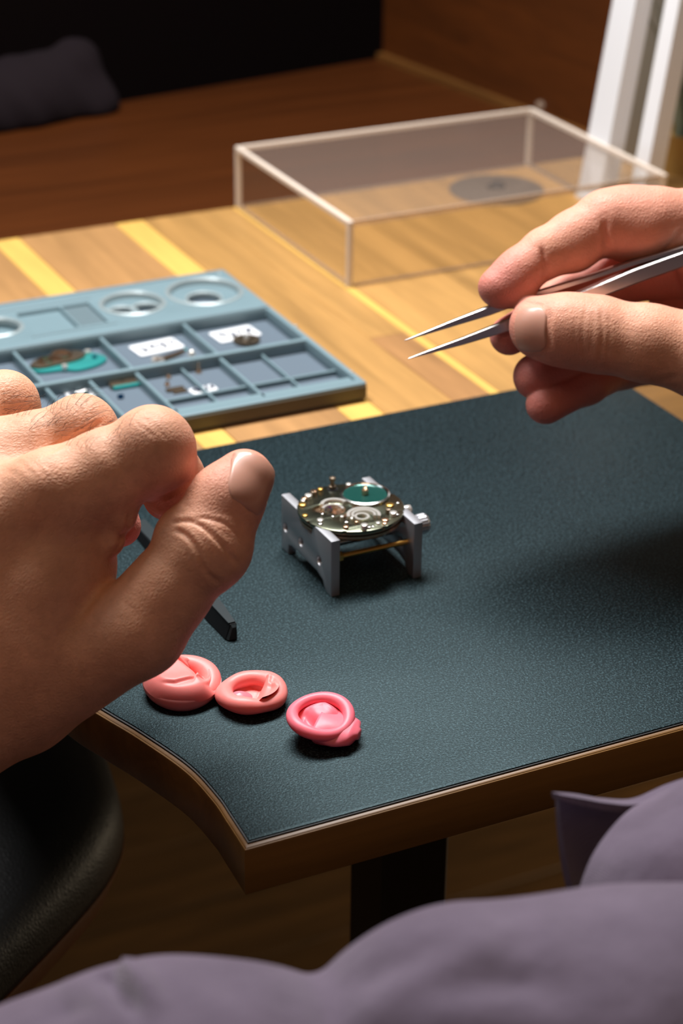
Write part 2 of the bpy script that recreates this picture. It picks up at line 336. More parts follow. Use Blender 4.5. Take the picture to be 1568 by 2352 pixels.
# raised back deck ring steps and ridges
MB().box(TX0+.002, TX1-.001, .3178, .3192, TZ-.001, TZ+.0007, .0004).build('ridge', M['tray'], tray)
MB().box(TX0+.002, TX1-.004, .3632, .3640, TZ-.001, TZ+.0006, .0003).build('ridge', M['tray'], tray)
MB().box(.052, .0905, .3560, .3567, TZ-.001, TZ+.0004, .0002).build('ridge', M['tray'], tray)
MB().box(.056, .0905, .3262, .3269, TZ-.001, TZ+.0004, .0002).build('ridge', M['tray'], tray)
def ringstep(x, y, r, z, h, th=.0011):
    MB().lathe((x, y, 0), [(r-th, z), (r-th, z+h), (r-th*.6, z+h+.0004), (r-th*.1, z+h), (r, z)], 56).build('ring_wall', M['alu'] if 0 else M['trayring'], tray)
m = Mat('tray_ring_gloss', (.30, .36, .37), .32, .15); M['trayring'] = m.m
def deckfloor(pts, z): plate('recess_floor', pts, [], .0013, z, M['tray'], tray)
for (x, y, r, inner) in ((.1345, .3445, .0142, [(.1335, .3425, .0068)]), (.1035, .3440, .0118, [(.0985, .3418, .0056), (.1085, .3418, .0056)]), (.047, .3415, .0088, [])):
    plate('recess_floor', circ(x, y, r+.0002), [circ(a, b, c, 28) for a, b, c in inner], .0013, .0044 if inner else .0030, M['tray'], tray, .0002)
    MB().lathe((x, y, 0), [(r+.0004, .0036), (r-.0004, .0044), (r-.0002, .0064), (r+.0006, .0072), (r+.0016, .0066), (r+.0016, .0058)], 56).build('ring_wall', M['trayring'], tray)
    for a, b, c in inner:
        MB().lathe((a, b, 0), [(c-.0004, .0030), (c-.0002, .0044), (c+.0006, .0048), (c+.0010, .0042)], 40).build('ring_wall', M['trayring'], tray)
plate('recess_floor', rect(.0583, .0762, .3298, .3532), [], .0013, .0046, M['tray'], tray); plate('recess_floor', rect(.0768, .0882, .3298, .3532), [], .0013, .0050, M['inlay'], tray)
# dividers
for x in (.0105, .0458, .0803, .1145):
    MB().box(x-.0007, x+.0007, .2828, .3180, .0013, TZ-.0008, .0003).build('divider', M['tray'], tray)
for x, y0 in ((.0105, .2385), (.0458, .2385), (.0624, .2385), (.0805, .2385), (.1142, .2385)):
    MB().box(x-.0007, x+.0007, y0, .2812, .0013, TZ-.0014, .0003).build('divider', M['tray'], tray)
for x in (.0985, .1312): MB().box(x-.0005, x+.0005, .2387, .2811, .0013, .0036, .0003).build('low_divider', M['tray'], tray)
for x0, x1 in ((.0812, .1136), (.1150, .1500)): MB().box(x0, x1, .2555, .2567, .0013, .0036, .0003).build('low_divider', M['tray'], tray)
for x0, x1 in ((TX0+.003, TX1-.0024),): MB().box(x0, x1, .2384, .2445, .0013, .0050, .0003).build('front_step', M['tray'], tray)
for (x, y) in ((.1508, .2452), (.1516, .2950), (.1482, .3612)): MB().sphere((x, y, TZ), .0009, 2, (1, 1, .7)).build('corner_peg', M['trayring'], tray)
TF = .00145
def label_card(cor, label):
    q = [P(x, y, TF) for x, y in cor]; c = sum(q)/4; u = q[1]-q[0]+q[2]-q[3]; u /= np.linalg.norm(u); wd = (np.linalg.norm(q[1]-q[0])+np.linalg.norm(q[2]-q[3]))/2; ht = (np.linalg.norm(q[3]-q[0])+np.linalg.norm(q[2]-q[1]))/2
    rot = math.atan2(u[1], u[0]); root = empty('paper_label', (c[0], c[1], TF), label, 'label', 'white paper slips in the parts tray')
    Rm = Matrix.Translation(c) @ Matrix.Rotation(rot, 4, 'Z')
    plate('paper', rect(-wd/2, wd/2, -ht/2, ht/2, .0012), [], 0, .00035, M['paper'], root, 0, Rm)
    mb = MB(); r_ = random.Random(int(cor[0][0])); x = -wd*.34
    while x < wd*.34:
        pts = [(x + wd*.10*k/4 + r_.uniform(-1, 1)*wd*.05, r_.uniform(-.26, .30)*ht, .0004) for k in range(5)]
        mb.tube(smoothpts(pts, 4), .00060, 5); x += wd*.21
    mb.build('pen_writing', M['ink'], root, 180, Rm)
label_card([(297, 797), (398, 776), (422, 799), (321, 821)], 'white paper slip with pen marks lying in the middle back compartment')
label_card([(480, 766), (574, 748), (599, 770), (506, 790)], 'white paper slip under a brown gear in the right back compartment')
label_card([(146, 901), (202, 890), (222, 911), (166, 923)], 'white paper slip nearest the hairy left hand in the front compartments')
label_card([(433, 896), (488, 884), (501, 896), (444, 909)], 'small white paper slip in the front compartment beside brown plates')
def w(px, py, z=TF): c = P(px, py, z); return Vector(c)
# big bridge in compartment 2 of the back row
c = w(170, 838, TF); br = empty('watch_bridge', c, 'large brown and teal watch bridge in the left back compartment', 'watch part')
pts = [(-.017, .001), (-.013, .006), (-.004, .0085), (.006, .0080), (.0110, .004), (.0125, -.0015), (.007, -.006), (-.001, -.0075), (-.006, -.005), (-.0145, -.0035)]
plate('bridge_plate', [(p[0]+c.x, p[1]+c.y) for p in smoothpts(pts+[pts[0]], 5)[:-1]], [circ(c.x-.006, c.y+.002, .0022, 16)], TF, TF+.0012, M['teal'], br, .0002)
pts = [(-.017, .001), (-.013, .006), (-.004, .0085), (.004, .0085), (.006, .004), (.002, .0005), (-.006, -.001), (-.0135, -.0015)]
plate('upper_plate', [(p[0]+c.x, p[1]+c.y) for p in smoothpts(pts+[pts[0]], 5)[:-1]], [circ(c.x-.010, c.y+.002, .0016, 14)], TF+.0012, TF+.0022, M['bronze'], br, .0002)
for dx, dy, r in ((-.0102, .0022, .0030), (-.0030, .0050, .0040)):
    MB().lathe((c.x+dx, c.y+dy, TF+.0022), [(r-.0009, 0), (r-.0009, .0010), (r, .0010), (r, 0)], 24).build('gear_ring', M['copper'], br)
for dx, dy in ((-.0052, -.0045), (.0075, .0055)): MB().cyl((c.x+dx, c.y+dy, TF+.001), (c.x+dx, c.y+dy, TF+.0026), .0012, seg=16, bev=.0002).build('screw', M['chrome'], br)
MB().cyl((c.x+.0085, c.y+.0008, TF+.001), (c.x+.0085, c.y+.0008, TF+.0018), .0009, seg=14).build('blue_screw', M['blue'], br)
# lever with balance in the middle compartment
c = w(394, 824); lv = empty('watch_lever', c, 'long gilt steel lever lying below the middle paper slip', 'watch part')
MB().tube([c+Vector(v) for v in ((-.0075, -.002, .0008), (-.003, -.0006, .0012), (.002, .0012, .0012), (.0065, .0035, .0010))], [.0012, .0009, .0008, .0006], 8).build('arm', M['copper'], lv)
MB().lathe(c+Vector((-.006, -.001, 0)), [(.0010, .0), (.0010, .0016), (.0024, .0016), (.0026, 0)], 20).build('collar', M['chrome'], lv)
MB().cyl(c+Vector((-.002, .0022, 0)), c+Vector((.008, .0048, .0008)), .0007, .0004, 8).build('spring_blade', M['teal'], lv)
c = w(440, 816); o = MB().sphere(c+Vector((0, 0, .001)), .0012, 2).cyl(c, c+Vector((0, 0, .0005)), .0014, seg=14).build('steel_stud', M['chrome']); own(o); tag(o, 'tiny bright steel stud right of the gilt lever', 'watch part')
# gear on the right slip
c = w(566, 783, TF+.0005); g = empty('gear_wheel', c, 'brown gear wheel lying half on the right back paper slip', 'gear')
R_ = []
for i in range(48): a = 2*math.pi*i/48; rr = .0053 if i % 2 else .0047; R_.append((c.x+rr*math.cos(a), c.y+rr*math.sin(a)))
plate('toothed_wheel', R_, [circ(c.x+.0026*math.cos(a), c.y+.0026*math.sin(a), .0011, 12) for a in (0, 1.57, 3.14, 4.71)], c.z, c.z+.0009, M['bronze'], g)
MB().cyl(c, c+Vector((0, 0, .0026)), .0012, .0009, 14).build('pinion', M['chrome'], g)
# front row parts
c = w(186, 909, TF+.0005); sp = empty('barrel_arbor', c, 'small dark steel arbor lying on the slip nearest the left hand', 'watch part')
MB().cyl(c+Vector((-.002, 0, .001)), c+Vector((.002, .0008, .001)), .0010, seg=14).build('shaft', M['steel'], sp); MB().lathe(c, [(.0010, 0), (.0010, .0012), (.0026, .0012), (.0028, 0)], 20).build('flange', M['teal_reflection'], sp)
c = w(282, 884); hb = empty('half_plate', c, 'brown half-round plate with a teal front edge in the front compartment', 'watch part')
arc = [(c.x+.0056*math.cos(t), c.y-.002+.0056*math.sin(t)) for t in np.linspace(-.15, math.pi+.15, 24)]
plate('plate', arc, [circ(c.x, c.y+.001, .0009, 12)], TF, TF+.0016, M['bronze'], hb, .0002)
MB().box(c.x-.0050, c.x+.0052, c.y-.0042, c.y-.0026, TF, TF+.0014, .0003).build('teal_edge', M['teal'], hb)
for dx, dy in ((.0040, .0024), (.0062, -.0028)): MB().cyl((c.x+dx, c.y+dy, TF), (c.x+dx, c.y+dy, TF+.0022), .0008, seg=12, bev=.0002).build('screw', M['chrome'], hb)
c = w(277, 914); o = MB().cyl(c, c+Vector((0, 0, .0012)), .0012, seg=18, bev=.0002).box(c.x-.0011, c.x+.0011, c.y-.0002, c.y+.0002, c.z+.0010, c.z+.0014).build('blued_screw', M['blue']); own(o); tag(o, 'tiny blue screw in front of the brown half-round plate', 'screw')
c = w(405, 898); sbp = empty('click_plate', c, 'pair of narrow brown plates left of the small front slip', 'watch part')
MB().box(c.x-.0036, c.x+.0034, c.y-.0004, c.y+.0022, TF, TF+.0009, .0003).build('plate', M['bronze'], sbp); MB().box(c.x-.0020, c.x+.0036, c.y-.0026, c.y-.0008, TF, TF+.0007, .0003).build('plate', M['bronze'], sbp)
for px, py, nm in ((387, 869, 'pale screw at the back of the divided front compartment'), (384, 886, 'pale screw just in front of another in the divided front compartment')):
    c = w(px, py); o = MB().cyl(c, c+Vector((0, 0, .0010)), .0010, seg=14, bev=.0002).cyl(c+Vector((0, 0, .001)), c+Vector((0, 0, .0017)), .0006, seg=10).build('small_screw', M['copper']); own(o); tag(o, nm, 'screw', 'loose screws in the tray')
c = w(456, 856); o = MB().cyl(c, c+Vector((.0002, .0003, .0042)), .0005, .0003, 10).cyl(c, c+Vector((0, 0, .0008)), .0012, seg=12).build('upright_pin', M['copper']); own(o); tag(o, 'pinkish pin standing upright in a small tray square', 'pin')

# ================================================================== clear cover
bx0, bx1, by0, by1, bh, t = .1975, .3530, .3415, .4570, .0285, .0022
box = empty('dust_cover', ((bx0+bx1)/2, (by0+by1)/2, BZ), 'clear acrylic dust cover standing on the bench over a grey disc', 'cover')
MB().box(bx0, bx1, by0, by1, BZ+bh-t, BZ+bh).build('top_panel', M['acrylic_top'], box, 0)
for nm, a in (('side_panel', (bx0+.0002, bx1-.0002, by0, by0+t)), ('side_panel', (bx0+.0002, bx1-.0002, by1-t, by1)), ('side_panel', (bx0, bx0+t, by0+t, by1-t)), ('side_panel', (bx1-t, bx1, by0+t, by1-t))):
    MB().box(a[0], a[1], a[2], a[3], BZ, BZ+bh-t-.0001).build(nm, M['acrylic'], box, 0)
e = .00045; tt = t+.0001
for x in (bx0, bx1-t):
    MB().box(x-e*.3, x+tt, by0+tt, by1-tt, BZ+bh-t, BZ+bh+e*.3, .0003).build('glued_edge', M['acrylic_edge'], box)
    MB().box(x+.0003, x+t-.0003, by0+tt, by1-tt, BZ+.00005, BZ+.0012).build('lower_edge', M['acrylic_edge2'], box)
    for y in (by0, by1-t): MB().box(x-e*.3, x+tt, y-e*.3, y+tt, BZ, BZ+bh+e*.2, .0004).build('corner_edge', M['acrylic_edge'], box)
for y, mt in ((by0, 'acrylic_edge2'), (by1-t, 'acrylic_edge')):
    MB().box(bx0+tt, bx1-tt, y+.0002, y+t-.0002, BZ+bh-t, BZ+bh+e*.3, .0003).build('glued_edge', M[mt], box)
    MB().box(bx0+tt, bx1-tt, y+.0004, y+t-.0004, BZ+.00005, BZ+.0008).build('lower_edge', M['acrylic_edge2'], box)
dc = P(1140, 437, BZ); disc = empty('grey_disc', dc, 'flat round grey disc with a dark centre under the clear cover', 'disc')
MB().lathe(dc, [(.0001, .0012), (.0050, .0012), (.0058, .0009), (.0212, .0009), (.0222, .0006), (.0224, 0), (.0001, 0)], 56).build('plate', M['smoke'], disc)
MB().lathe(dc+np.array((.001, .001, 0)), [(.0001, .0034), (.0026, .0034), (.0034, .0026), (.0036, .0009)], 32).build('hub', M['tool'], disc)
MB().box(dc[0]-.005, dc[0]+.001, dc[1]-.0012, dc[1]+.0012, .0009, .0024, .0005).build('tab', M['tool'], disc)
kc = P(1240, 272, SZ); kn = empty('clear_knob', kc, 'tiny clear knob at the foot of the wall behind the dust cover', 'knob')
MB().lathe(kc, [(.0001, 0), (.0030, 0), (.0022, .0028), (.0016, .0042), (.0028, .0062), (.0026, .0085), (.0001, .0095)], 24).build('knob_body', M['acrylic_edge2'], kn, 180)
MB().lathe(kc, [(.0032, 0), (.0044, 0), (.0044, .0012), (.0032, .0012)], 24).build('foot_ring', M['steel'], kn)

# ================================================================== movement holder and movement
hold = empty('movement_holder', (.0895, .1225, 0), 'silver two-plate holder with a gold rod standing on the mat', 'holder')
def yzplate(name, x0, x1, pts, holes, mat):
    Mx = Matrix(((0, 0, 1, 0), (1, 0, 0, 0), (0, 1, 0, 0), (0, 0, 0, 1)))
    return plate(name, pts, holes, x0, x1, mat, hold, .0003, Mx)
prof = [(.1050, 0), (.1080, 0), (.1098, .0014), (.1108, .0030), (.1150, .0042), (.1330, .0042), (.1352, .0034), (.1357, 0), (.1405, 0), (.1405, .0186), (.1275, .0186), (.1268, .0160), (.1265, .0148), (.1190, .0148), (.1184, .0160), (.1178, .0186), (.1050, .0186)]
hy = [(.1375, .0085), (.1262, .0087), (.1133, .0085)]
yzplate('left_plate', .0742, .0772, prof, [circ(y, z, .0015, 18) for y, z in hy], M['alu'])
yzplate('right_plate', .1022, .1052, prof, [circ(y, z, .0015, 18) for y, z in hy], M['alu'])
for x in (.0742, .1022):
    for y, z in hy:
        s = MB(); s.cyl((x+.0014, y, z), (x+.0026, y, z), .00145, seg=18); ss_ = s.build('set_screw', M['hole'], hold)
        MB().sphere((x+.0010, y-.0003, z-.0009), .00045, 2).build('screw_head', M['chrome'], ss_)
for y, z in ((.1095, .0105), (.1320, .0100)):
    gr_ = MB().cyl((.0770, y, z), (.1024, y, z), .00085, seg=16).build('guide_rod', M['brass'], hold)
    MB().cyl((.0771, y, z), (.0800, y, z), .0016, seg=6, bev=.0002).build('rod_nut', M['brass'], gr_)
MB().cyl((.0772, .121, .0090), (.1022, .121, .0090), .0014, seg=18).build('lead_screw', M['steel'], hold)
k = MB(); kx = .1052
n = 40; rows = []
for x, r in ((0, .0020), (.0010, .0030), (.0034, .0031), (.0043, .0025), (.0046, .0008)):
    rows.append([(kx+x, .1105+(r*(1+.05*(i % 2)))*math.cos(2*math.pi*i/n), .0150+(r*(1+.05*(i % 2)))*math.sin(2*math.pi*i/n)) for i in range(n)])
k.loft(rows).build('knurled_knob', M['alu'], hold)
MB().cyl((.1050, .1175, .0168), (.1075, .1175, .0168), .0016, seg=20, bev=.0004).build('stop_pin', M['chrome'], hold)
C = Vector((.0895, .1228, .0)); mz = .0150
mv = empty('watch_movement', (C.x, C.y, mz), 'round open watch movement with a teal disc clamped in the silver holder', 'watch movement')
T_ = .0190
MB().lathe(C, [(.0001, mz+.0002), (.0152, mz+.0002), (.0160, mz+.0010), (.0160, mz+.0018)], 72).build('lower_plate', M['copper'], mv)
RM = .0165
notch = []
for i in range(120):
    a = 2*math.pi*i/120; r = RM - (.0006 if i % 15 == 4 else 0); notch.append((C.x+r*math.cos(a), C.y+r*math.sin(a)))
dl = P(838, 1134, T_+.0008)
cut1 = smoothpts([(.0785, .1270), (.0815, .1285), (.0850, .1275), (.0880, .1255), (.0870, .1215), (.0840, .1200), (.0815, .1225), (.0790, .1240), (.0785, .1270)], 5)[:-1]
cut2 = smoothpts([(.0842, .1185), (.0875, .1202), (.0915, .1185), (.0930, .1145), (.0905, .1115), (.0870, .1120), (.0845, .1150), (.0842, .1185)], 5)[:-1]
MB().lathe(C, [(.0001, T_-.0018), (RM-.0007, T_-.0018), (RM-.0004, T_-.0016), (RM-.0004, T_-.0010), (.0001, T_-.0010)], 90).build('gilt_rim', M['copper'], mv)
plate('main_plate', notch, [cut1, cut2], T_-.0012, T_, M['mainplate'], mv, .0002)
MB().lathe((dl[0], dl[1], T_), [(.0078, 0), (.0078, .0009), (.0072, .0011), (.0068, .0007), (.0068, 0)], 60).build('wheel_rim', M['steel'], mv)
tw_ = MB().lathe((dl[0], dl[1], T_), [(.0001, .0007), (.0069, .0007), (.0069, .0002), (.0001, .0002)], 60).build('teal_wheel', M['teal_reflection'], mv)
MB().lathe((dl[0], dl[1], T_+.0007), [(.0001, .0028), (.0006, .0028), (.0007, .0015), (.0011, .0015), (.0011, 0)], 20).build('wheel_pinion', M['copper'], tw_)
c = P(763, 1122, T_); MB().lathe(c, [(.0012, 0), (.0012, .0010), (.0007, .0012), (.0006, .0026), (.0010, .0028), (.0010, .0038), (.0001, .0040)], 18).build('setting_post', M['bronze'], mv)
MB().lathe((c[0]-.0002, c[1]-.0006, T_), [(.0001, .0003), (.0017, .0003), (.0019, 0)], 20).build('post_seat', M['hole'], mv)
def ring(x, y, r, wd, z, h, mt, a0=0, a1=2*math.pi, nm='arc_bridge'):
    MB().lathe((x, y, z), [(r-wd, 0), (r-wd, h), (r, h), (r, 0)] + [(r-wd, 0)], 36, a0, a1).build(nm, M[mt], mv)
for z0, x, y, r, wd, mt, a0, a1 in ((T_-.0002, .0900, .1150, .0052, .0010, 'chrome', -.6, 3.0), (T_-.0002, .0900, .1150, .0038, .0008, 'chrome', -.6, 3.2), (T_-.0008, .0895, .1152, .0024, .0008, 'chrome', 0, 6.2831),
     (T_-.0002, .0850, .1250, .0044, .0011, 'chrome', .1, 2.7), (T_-.0006, .0836, .1232, .0034, .0008, 'chrome', -.4, 2.6), (T_-.0009, .0822, .1235, .0014, .0006, 'steel', 0, 6.2831)):
    ring(x, y, r, wd, z0, .0012, mt, a0, a1)
g = MB().lathe((.0868, .1208, T_-.0008), [(.0001, .0006), (.0030, .0006), (.0030, .0002), (.0001, .0002)], 36).build('gear', M['copper'], mv)
MB().lathe((.0895, .1152, T_-.0009), [(.0001, .0005), (.0050, .0005), (.0050, 0)], 36).build('gear', M['mainplate'], mv)
for px, py, r, h, mt in ((720, 1130, .0012, .0016, 'copper'), (708, 1141, .0013, .0020, 'chrome'), (693, 1143, .0010, .0012, 'copper'), (682, 1147, .0008, .0010, 'chrome'), (694, 1157, .0014, .0010, 'brass'), (700, 1181, .0010, .0008, 'brass'), (718, 1135, .0007, .0022, 'bronze'),
      (800, 1112, .0009, .0012, 'chrome'), (727, 1117, .0010, .0010, 'brass'), (735, 1193, .0011, .0010, 'chrome'), (730, 1203, .0009, .0008, 'steel'), (794, 1209, .0010, .0012, 'copper'), (795, 1200, .0008, .0016, 'steel'),
      (840, 1216, .0012, .0022, 'chrome'), (851, 1213, .0007, .0010, 'steel'), (884, 1192, .0013, .0010, 'copper'), (887, 1201, .0010, .0008, 'copper'), (903, 1180, .0013, .0018, 'chrome'), (892, 1174, .0011, .0022, 'bronze'), (895, 1158, .0015, .0010, 'brass'),
      (913, 1152, .0006, .0006, 'steel'), (868, 1199, .0008, .0008, 'chrome'), (856, 1206, .0006, .0006, 'steel'), (915, 1180, .0007, .0009, 'steel'), (764, 1183, .0006, .0006, 'steel'), (785, 1185, .0006, .0009, 'chrome'), (808, 1188, .0007, .0008, 'chrome'), (740, 1178, .0006, .0008, 'steel'), (818, 1196, .0007, .0008, 'copper')):
    c = P(px, py, T_+.0006)
    if math.hypot(c[0]-C.x, c[1]-C.y) > RM-.001: q = (RM-.0014)/math.hypot(c[0]-C.x, c[1]-C.y); c = np.array([C.x+(c[0]-C.x)*q, C.y+(c[1]-C.y)*q, 0])
    MB().cyl((c[0], c[1], T_-.0006), (c[0], c[1], T_+h*.7), r*.9, seg=14, bev=r*.18).build('screw', M[mt], mv)
for px, py in ((757, 1164), (800, 1163), (736, 1184), (749, 1192)):
    c = P(px, py, T_); MB().lathe((c[0], c[1], T_-.0009), [(.0001, .0009), (.0004, .0009), (.0006, .0006), (.0006, 0)], 12).build('jewel', M['ruby'], mv)

# ================================================================== black strip tool on the mat
tl = empty('strip_tool', (.0370, .125, 0), 'black plastic strip tool with a slanted end lying on the mat under the left hand', 'tool')
a0 = P(540, 1447, .0045); yE = .0915
def toolrow(y, x0, x1, z0, z1, xt0, xt1): return [(x0, y, z0), (x1, y, z0), (xt1, y, z1), (xt0, y, z1)]
rows = [toolrow(.172, .0352, .0412, .0003, .0028, .0362, .0408), toolrow(.150, .0348, .0414, .0003, .0034, .0360, .0408), toolrow(.120, .0346, .0410, .0003, .0042, .0362, .0402), toolrow(.106, .0345, .0404, .0003, .0046, .0364, .0398), toolrow(.0945, .0350, .0388, .0003, .0048, .0366, .0386)]
MB().loft(rows).build('strip', M['tool'], tl, 20)
rows = [[(.0363, y, z), (x1, y, z), (x1, y, z+.0004), (.0363, y, z+.0004)] for y, x1, z in ((.1715, .0405, .0027), (.150, .0406, .0034), (.120, .0400, .0042), (.106, .0396, .0046), (.0950, .0384, .0048))]
MB().loft(rows).build('top_face', M['tool2'], tl, 20)
MB().loft([[(.0352, .0944, .0004), (.0386, .0944, .0004), (.0384, .0944, .0047), (.0368, .0944, .0047)], [(.0356, .0932, .0004), (.0382, .0932, .0004), (.0381, .0937, .0040), (.0370, .0937, .0040)]]).build('end_bevel', M['tool2'], tl, 20)

# ================================================================== finger cots
def cot(name, cx, cy, R, rr, tilt, z0, fn, rimfn, mat, label, memb=None, fn_mask=None, tail=None, sq=1., ext=1.02):
    root = empty(name, (cx, cy, 0), label, 'finger cot', 'pink finger cots on the mat')
    Tm = Matrix.Translation((cx, cy, z0)) @ Matrix.Rotation(tilt[1], 4, tilt[0])
    N, K = 72, 20; rows = []
    for i in range(N):
        a = 2*math.pi*i/N; Ri = R*(1+rimfn(a)[0]); ri = rr*(1+rimfn(a)[1]); zz = rimfn(a)[2]
        rows.append([Tm @ Vector(((Ri+ri*math.cos(2*math.pi*k/K))*math.cos(a), sq*(Ri+ri*math.cos(2*math.pi*k/K))*math.sin(a), zz+ri*.92*math.sin(2*math.pi*k/K))) for k in range(K)])
    rows.append(rows[0]); mb = MB(); mb.loft(rows, caps=False); bmesh.ops.remove_doubles(mb.bm, verts=mb.bm.verts, dist=1e-6); mb.build('rolled_rim', mat, root, 180)
    A, B = 40, 110; g = []
    for i in range(A+1):
        r = R*ext*i/A
        g.append([Tm @ Vector((r*math.cos(2*math.pi*k/B), sq*r*math.sin(2*math.pi*k/B), fn(r*math.cos(2*math.pi*k/B), r*math.sin(2*math.pi*k/B), r/R))) for k in range(B)])
    mb = MB(); mb.loft(g, caps=False); bmesh.ops.remove_doubles(mb.bm, verts=mb.bm.verts, dist=1e-7); mb.build('membrane', memb or mat, root, 180)
    return root, Tm
def sst(a, b, x): t = min(1, max(0, (x-a)/(b-a))); return t*t*(3-2*t)
# local frames below are in the cot's own (x, y): x to the right-away, y to the left-away
def view2(cx, cy, px, py, z): q = P(px, py, z); return q[0]-cx, q[1]-cy
def ridge(x, y, pts, amp, wd):
    best = 1e9
    for (x0, y0), (x1, y1) in zip(pts, pts[1:]):
        dx, dy = x1-x0, y1-y0; t = max(0, min(1, ((x-x0)*dx+(y-y0)*dy)/(dx*dx+dy*dy))); best = min(best, math.hypot(x-x0-t*dx, y-y0-t*dy))
    return amp*math.exp(-(best/wd)**2)
def fold(x, y, pts, amp, wd, sharp=.35):
    """one-sided fold: a lip on one side of a polyline that drops sharply on the other"""
    best = 1e9; sg = 1
    for (x0, y0), (x1, y1) in zip(pts, pts[1:]):
        dx, dy = x1-x0, y1-y0; t = max(0, min(1, ((x-x0)*dx+(y-y0)*dy)/(dx*dx+dy*dy))); d = math.hypot(x-x0-t*dx, y-y0-t*dy)
        if d < best: best = d; sg = 1 if dx*(y-y0)-dy*(x-x0) > 0 else -1
    return amp*math.exp(-(best/wd)**2) if sg > 0 else -amp*1.1*math.exp(-(best/(wd*sharp*2.6))**2)*(1-math.exp(-(best/(wd*.18))**2)) + amp*math.exp(-(best/(wd*.18))**2)
c1 = P(418, 1566, .0035); z1 = .0034
V1 = lambda px, py: view2(c1[0], c1[1], px, py, z1)
f1a = [V1(405, 1538), V1(440, 1545), V1(470, 1556), V1(452, 1578)]
f1b = [V1(420, 1528), V1(445, 1540), V1(465, 1552)]
f1c = [V1(345, 1590), V1(400, 1592), V1(450, 1580)]
def m1(x, y, q):
    ex = V1(470, 1548); nx = math.hypot(*ex); side = -(x*ex[0]+y*ex[1])/nx/.0083   # +1 on the puffed side, -1 at the open side
    puff = sst(-.75, -.1, side)
    h = puff*(.0050*(1-min(1, q/1.34)**6) - .0002) + (1-puff)*(.0004+.0022*sst(.72, .95, q)*(1-sst(.95, 1.05, q)*.8))
    pit = V1(450, 1547); h -= .0030*math.exp(-((x-pit[0])**2+(y-pit[1])**2)/.0020**2)*(1-sst(.8, 1., q))
    return h + (fold(x, y, f1a, .0007, .0018) + fold(x, y, f1b, -.0005, .0011) + fold(x, y, f1c, .0004, .0024))*sst(1.03, .8, q)
cot('finger_cot', c1[0], c1[1], .0083, .0027, ('X', .10), z1, m1, lambda a: (.02*math.sin(2*a+.4), .07*math.sin(3*a+1), .0004*math.sin(a+.5)), M['latex'], 'puffed rolled pink finger cot nearest the left hand, leftmost of three', ext=1.31)
c2 = P(578, 1591, .0033); z2 = .0033
V2 = lambda px, py: view2(c2[0], c2[1], px, py, z2)
f2a = [V2(572, 1545), V2(575, 1562), V2(610, 1575), V2(590, 1598), V2(560, 1622)]
f2b = [V2(574, 1548), V2(600, 1560), V2(625, 1570)]
f2c = [V2(608, 1562), V2(618, 1585), V2(640, 1592)]
def m2(x, y, q):
    pit = V2(550, 1592); d = math.hypot((x-pit[0])/1.25, (y-pit[1])/1.0)
    flap = sst(.0005, .0035, (x-V2(585, 1590)[0])*.8 - (y-V2(585, 1590)[1])*.55)
    h = -.0012 + .0030*flap - .0012*math.exp(-(d/.0042)**2) + .0012*sst(.7, 1., q)
    return h + (fold(x, y, f2a, .0007, .0016) + ridge(x, y, f2b, .0007, .0009) + ridge(x, y, f2c, .0007, .0009))*sst(1.02, .82, q)
cot('finger_cot', c2[0], c2[1], .0074, .0024, ('X', .02), z2, m2, lambda a: (.03*math.sin(2*a+2), .10*math.sin(2*a+1)+.06*math.sin(5*a), .0003*math.sin(2*a)), M['latex'], 'rolled pink finger cot with a creased pit, middle of the three')
MBp = MB()
r2 = bpy.data.objects['finger_cot.001']
g = []
for i in range(13):
    r = i/12; g.append([Vector((c2[0]+V2(549, 1592)[0]+.0037*r*math.cos(t), c2[1]+V2(549, 1592)[1]+.0034*r*math.sin(t), z2-.0009+.0011*(1-r*r)-.0006*r)) for t in np.linspace(0, 2*math.pi, 40, endpoint=False)])
MBp.loft(g, caps=False); bmesh.ops.remove_doubles(MBp.bm, verts=MBp.bm.verts, dist=1e-7); MBp.build('inner_tip', M['membrane'], r2, 180)
c3 = P(736, 1645, .0062); z3 = .0062
V3 = lambda px, py: view2(c3[0], c3[1], px, py, z3)
f3a = [V3(690, 1650), V3(705, 1630), V3(745, 1622), V3(775, 1640)]
f3b = [V3(682, 1660), V3(700, 1668), V3(740, 1660)]
f3c = [V3(684, 1648), V3(700, 1640), V3(720, 1655), V3(740, 1662)]
def m3(x, y, q):
    h = -.0016 + .0024*math.exp(-(((x-V3(742, 1636)[0])**2+(y-V3(742, 1636)[1])**2)/.0044**2)**1.6)
    return h + (ridge(x, y, f3a, .0005, .0010) + ridge(x, y, f3b, .0008, .0009) - ridge(x, y, f3c, .0010, .0013))*sst(1.02, .85, q)
r3, T3 = cot('finger_cot', c3[0], c3[1], .0076, .0017, ('X', .17), z3, m3, lambda a: (.03*math.sin(2*a+1), .10*math.sin(2*a+.5), .0004*math.sin(2*a+1)), M['latex2'], 'tilted deep pink finger cot with a tail, rightmost of three')
tail = []
ctr0 = np.array([c3[0], c3[1], .0036]); tipc = P(825, 1688, .0028)
for i, s in enumerate(np.linspace(0, 1, 18)):
    cc = ctr0*(1-s)+np.array([tipc[0], tipc[1], .0030])*s
    ra = .0076*(1-s)**.6+.0032*s**.5 ; hz = .0036*(1-s)+.0028*s
    if s > .93: ra *= .55; hz *= .6
    row = []
    dv = (tipc-ctr0); dv[2] = 0; dv /= np.linalg.norm(dv); sv = np.array([-dv[1], dv[0], 0])
    for k in range(32):
        t = 2*math.pi*k/32; wv = 1+.05*math.sin(3*t+s*6)+.03*math.sin(5*t-s*5)
        row.append(cc + sv*ra*math.cos(t)*wv + np.array([0, 0, 1.])*hz*math.sin(t)*wv*(1-.15*s))
    for q in row: q[2] = max(q[2], .0003)
    tail.append(row)
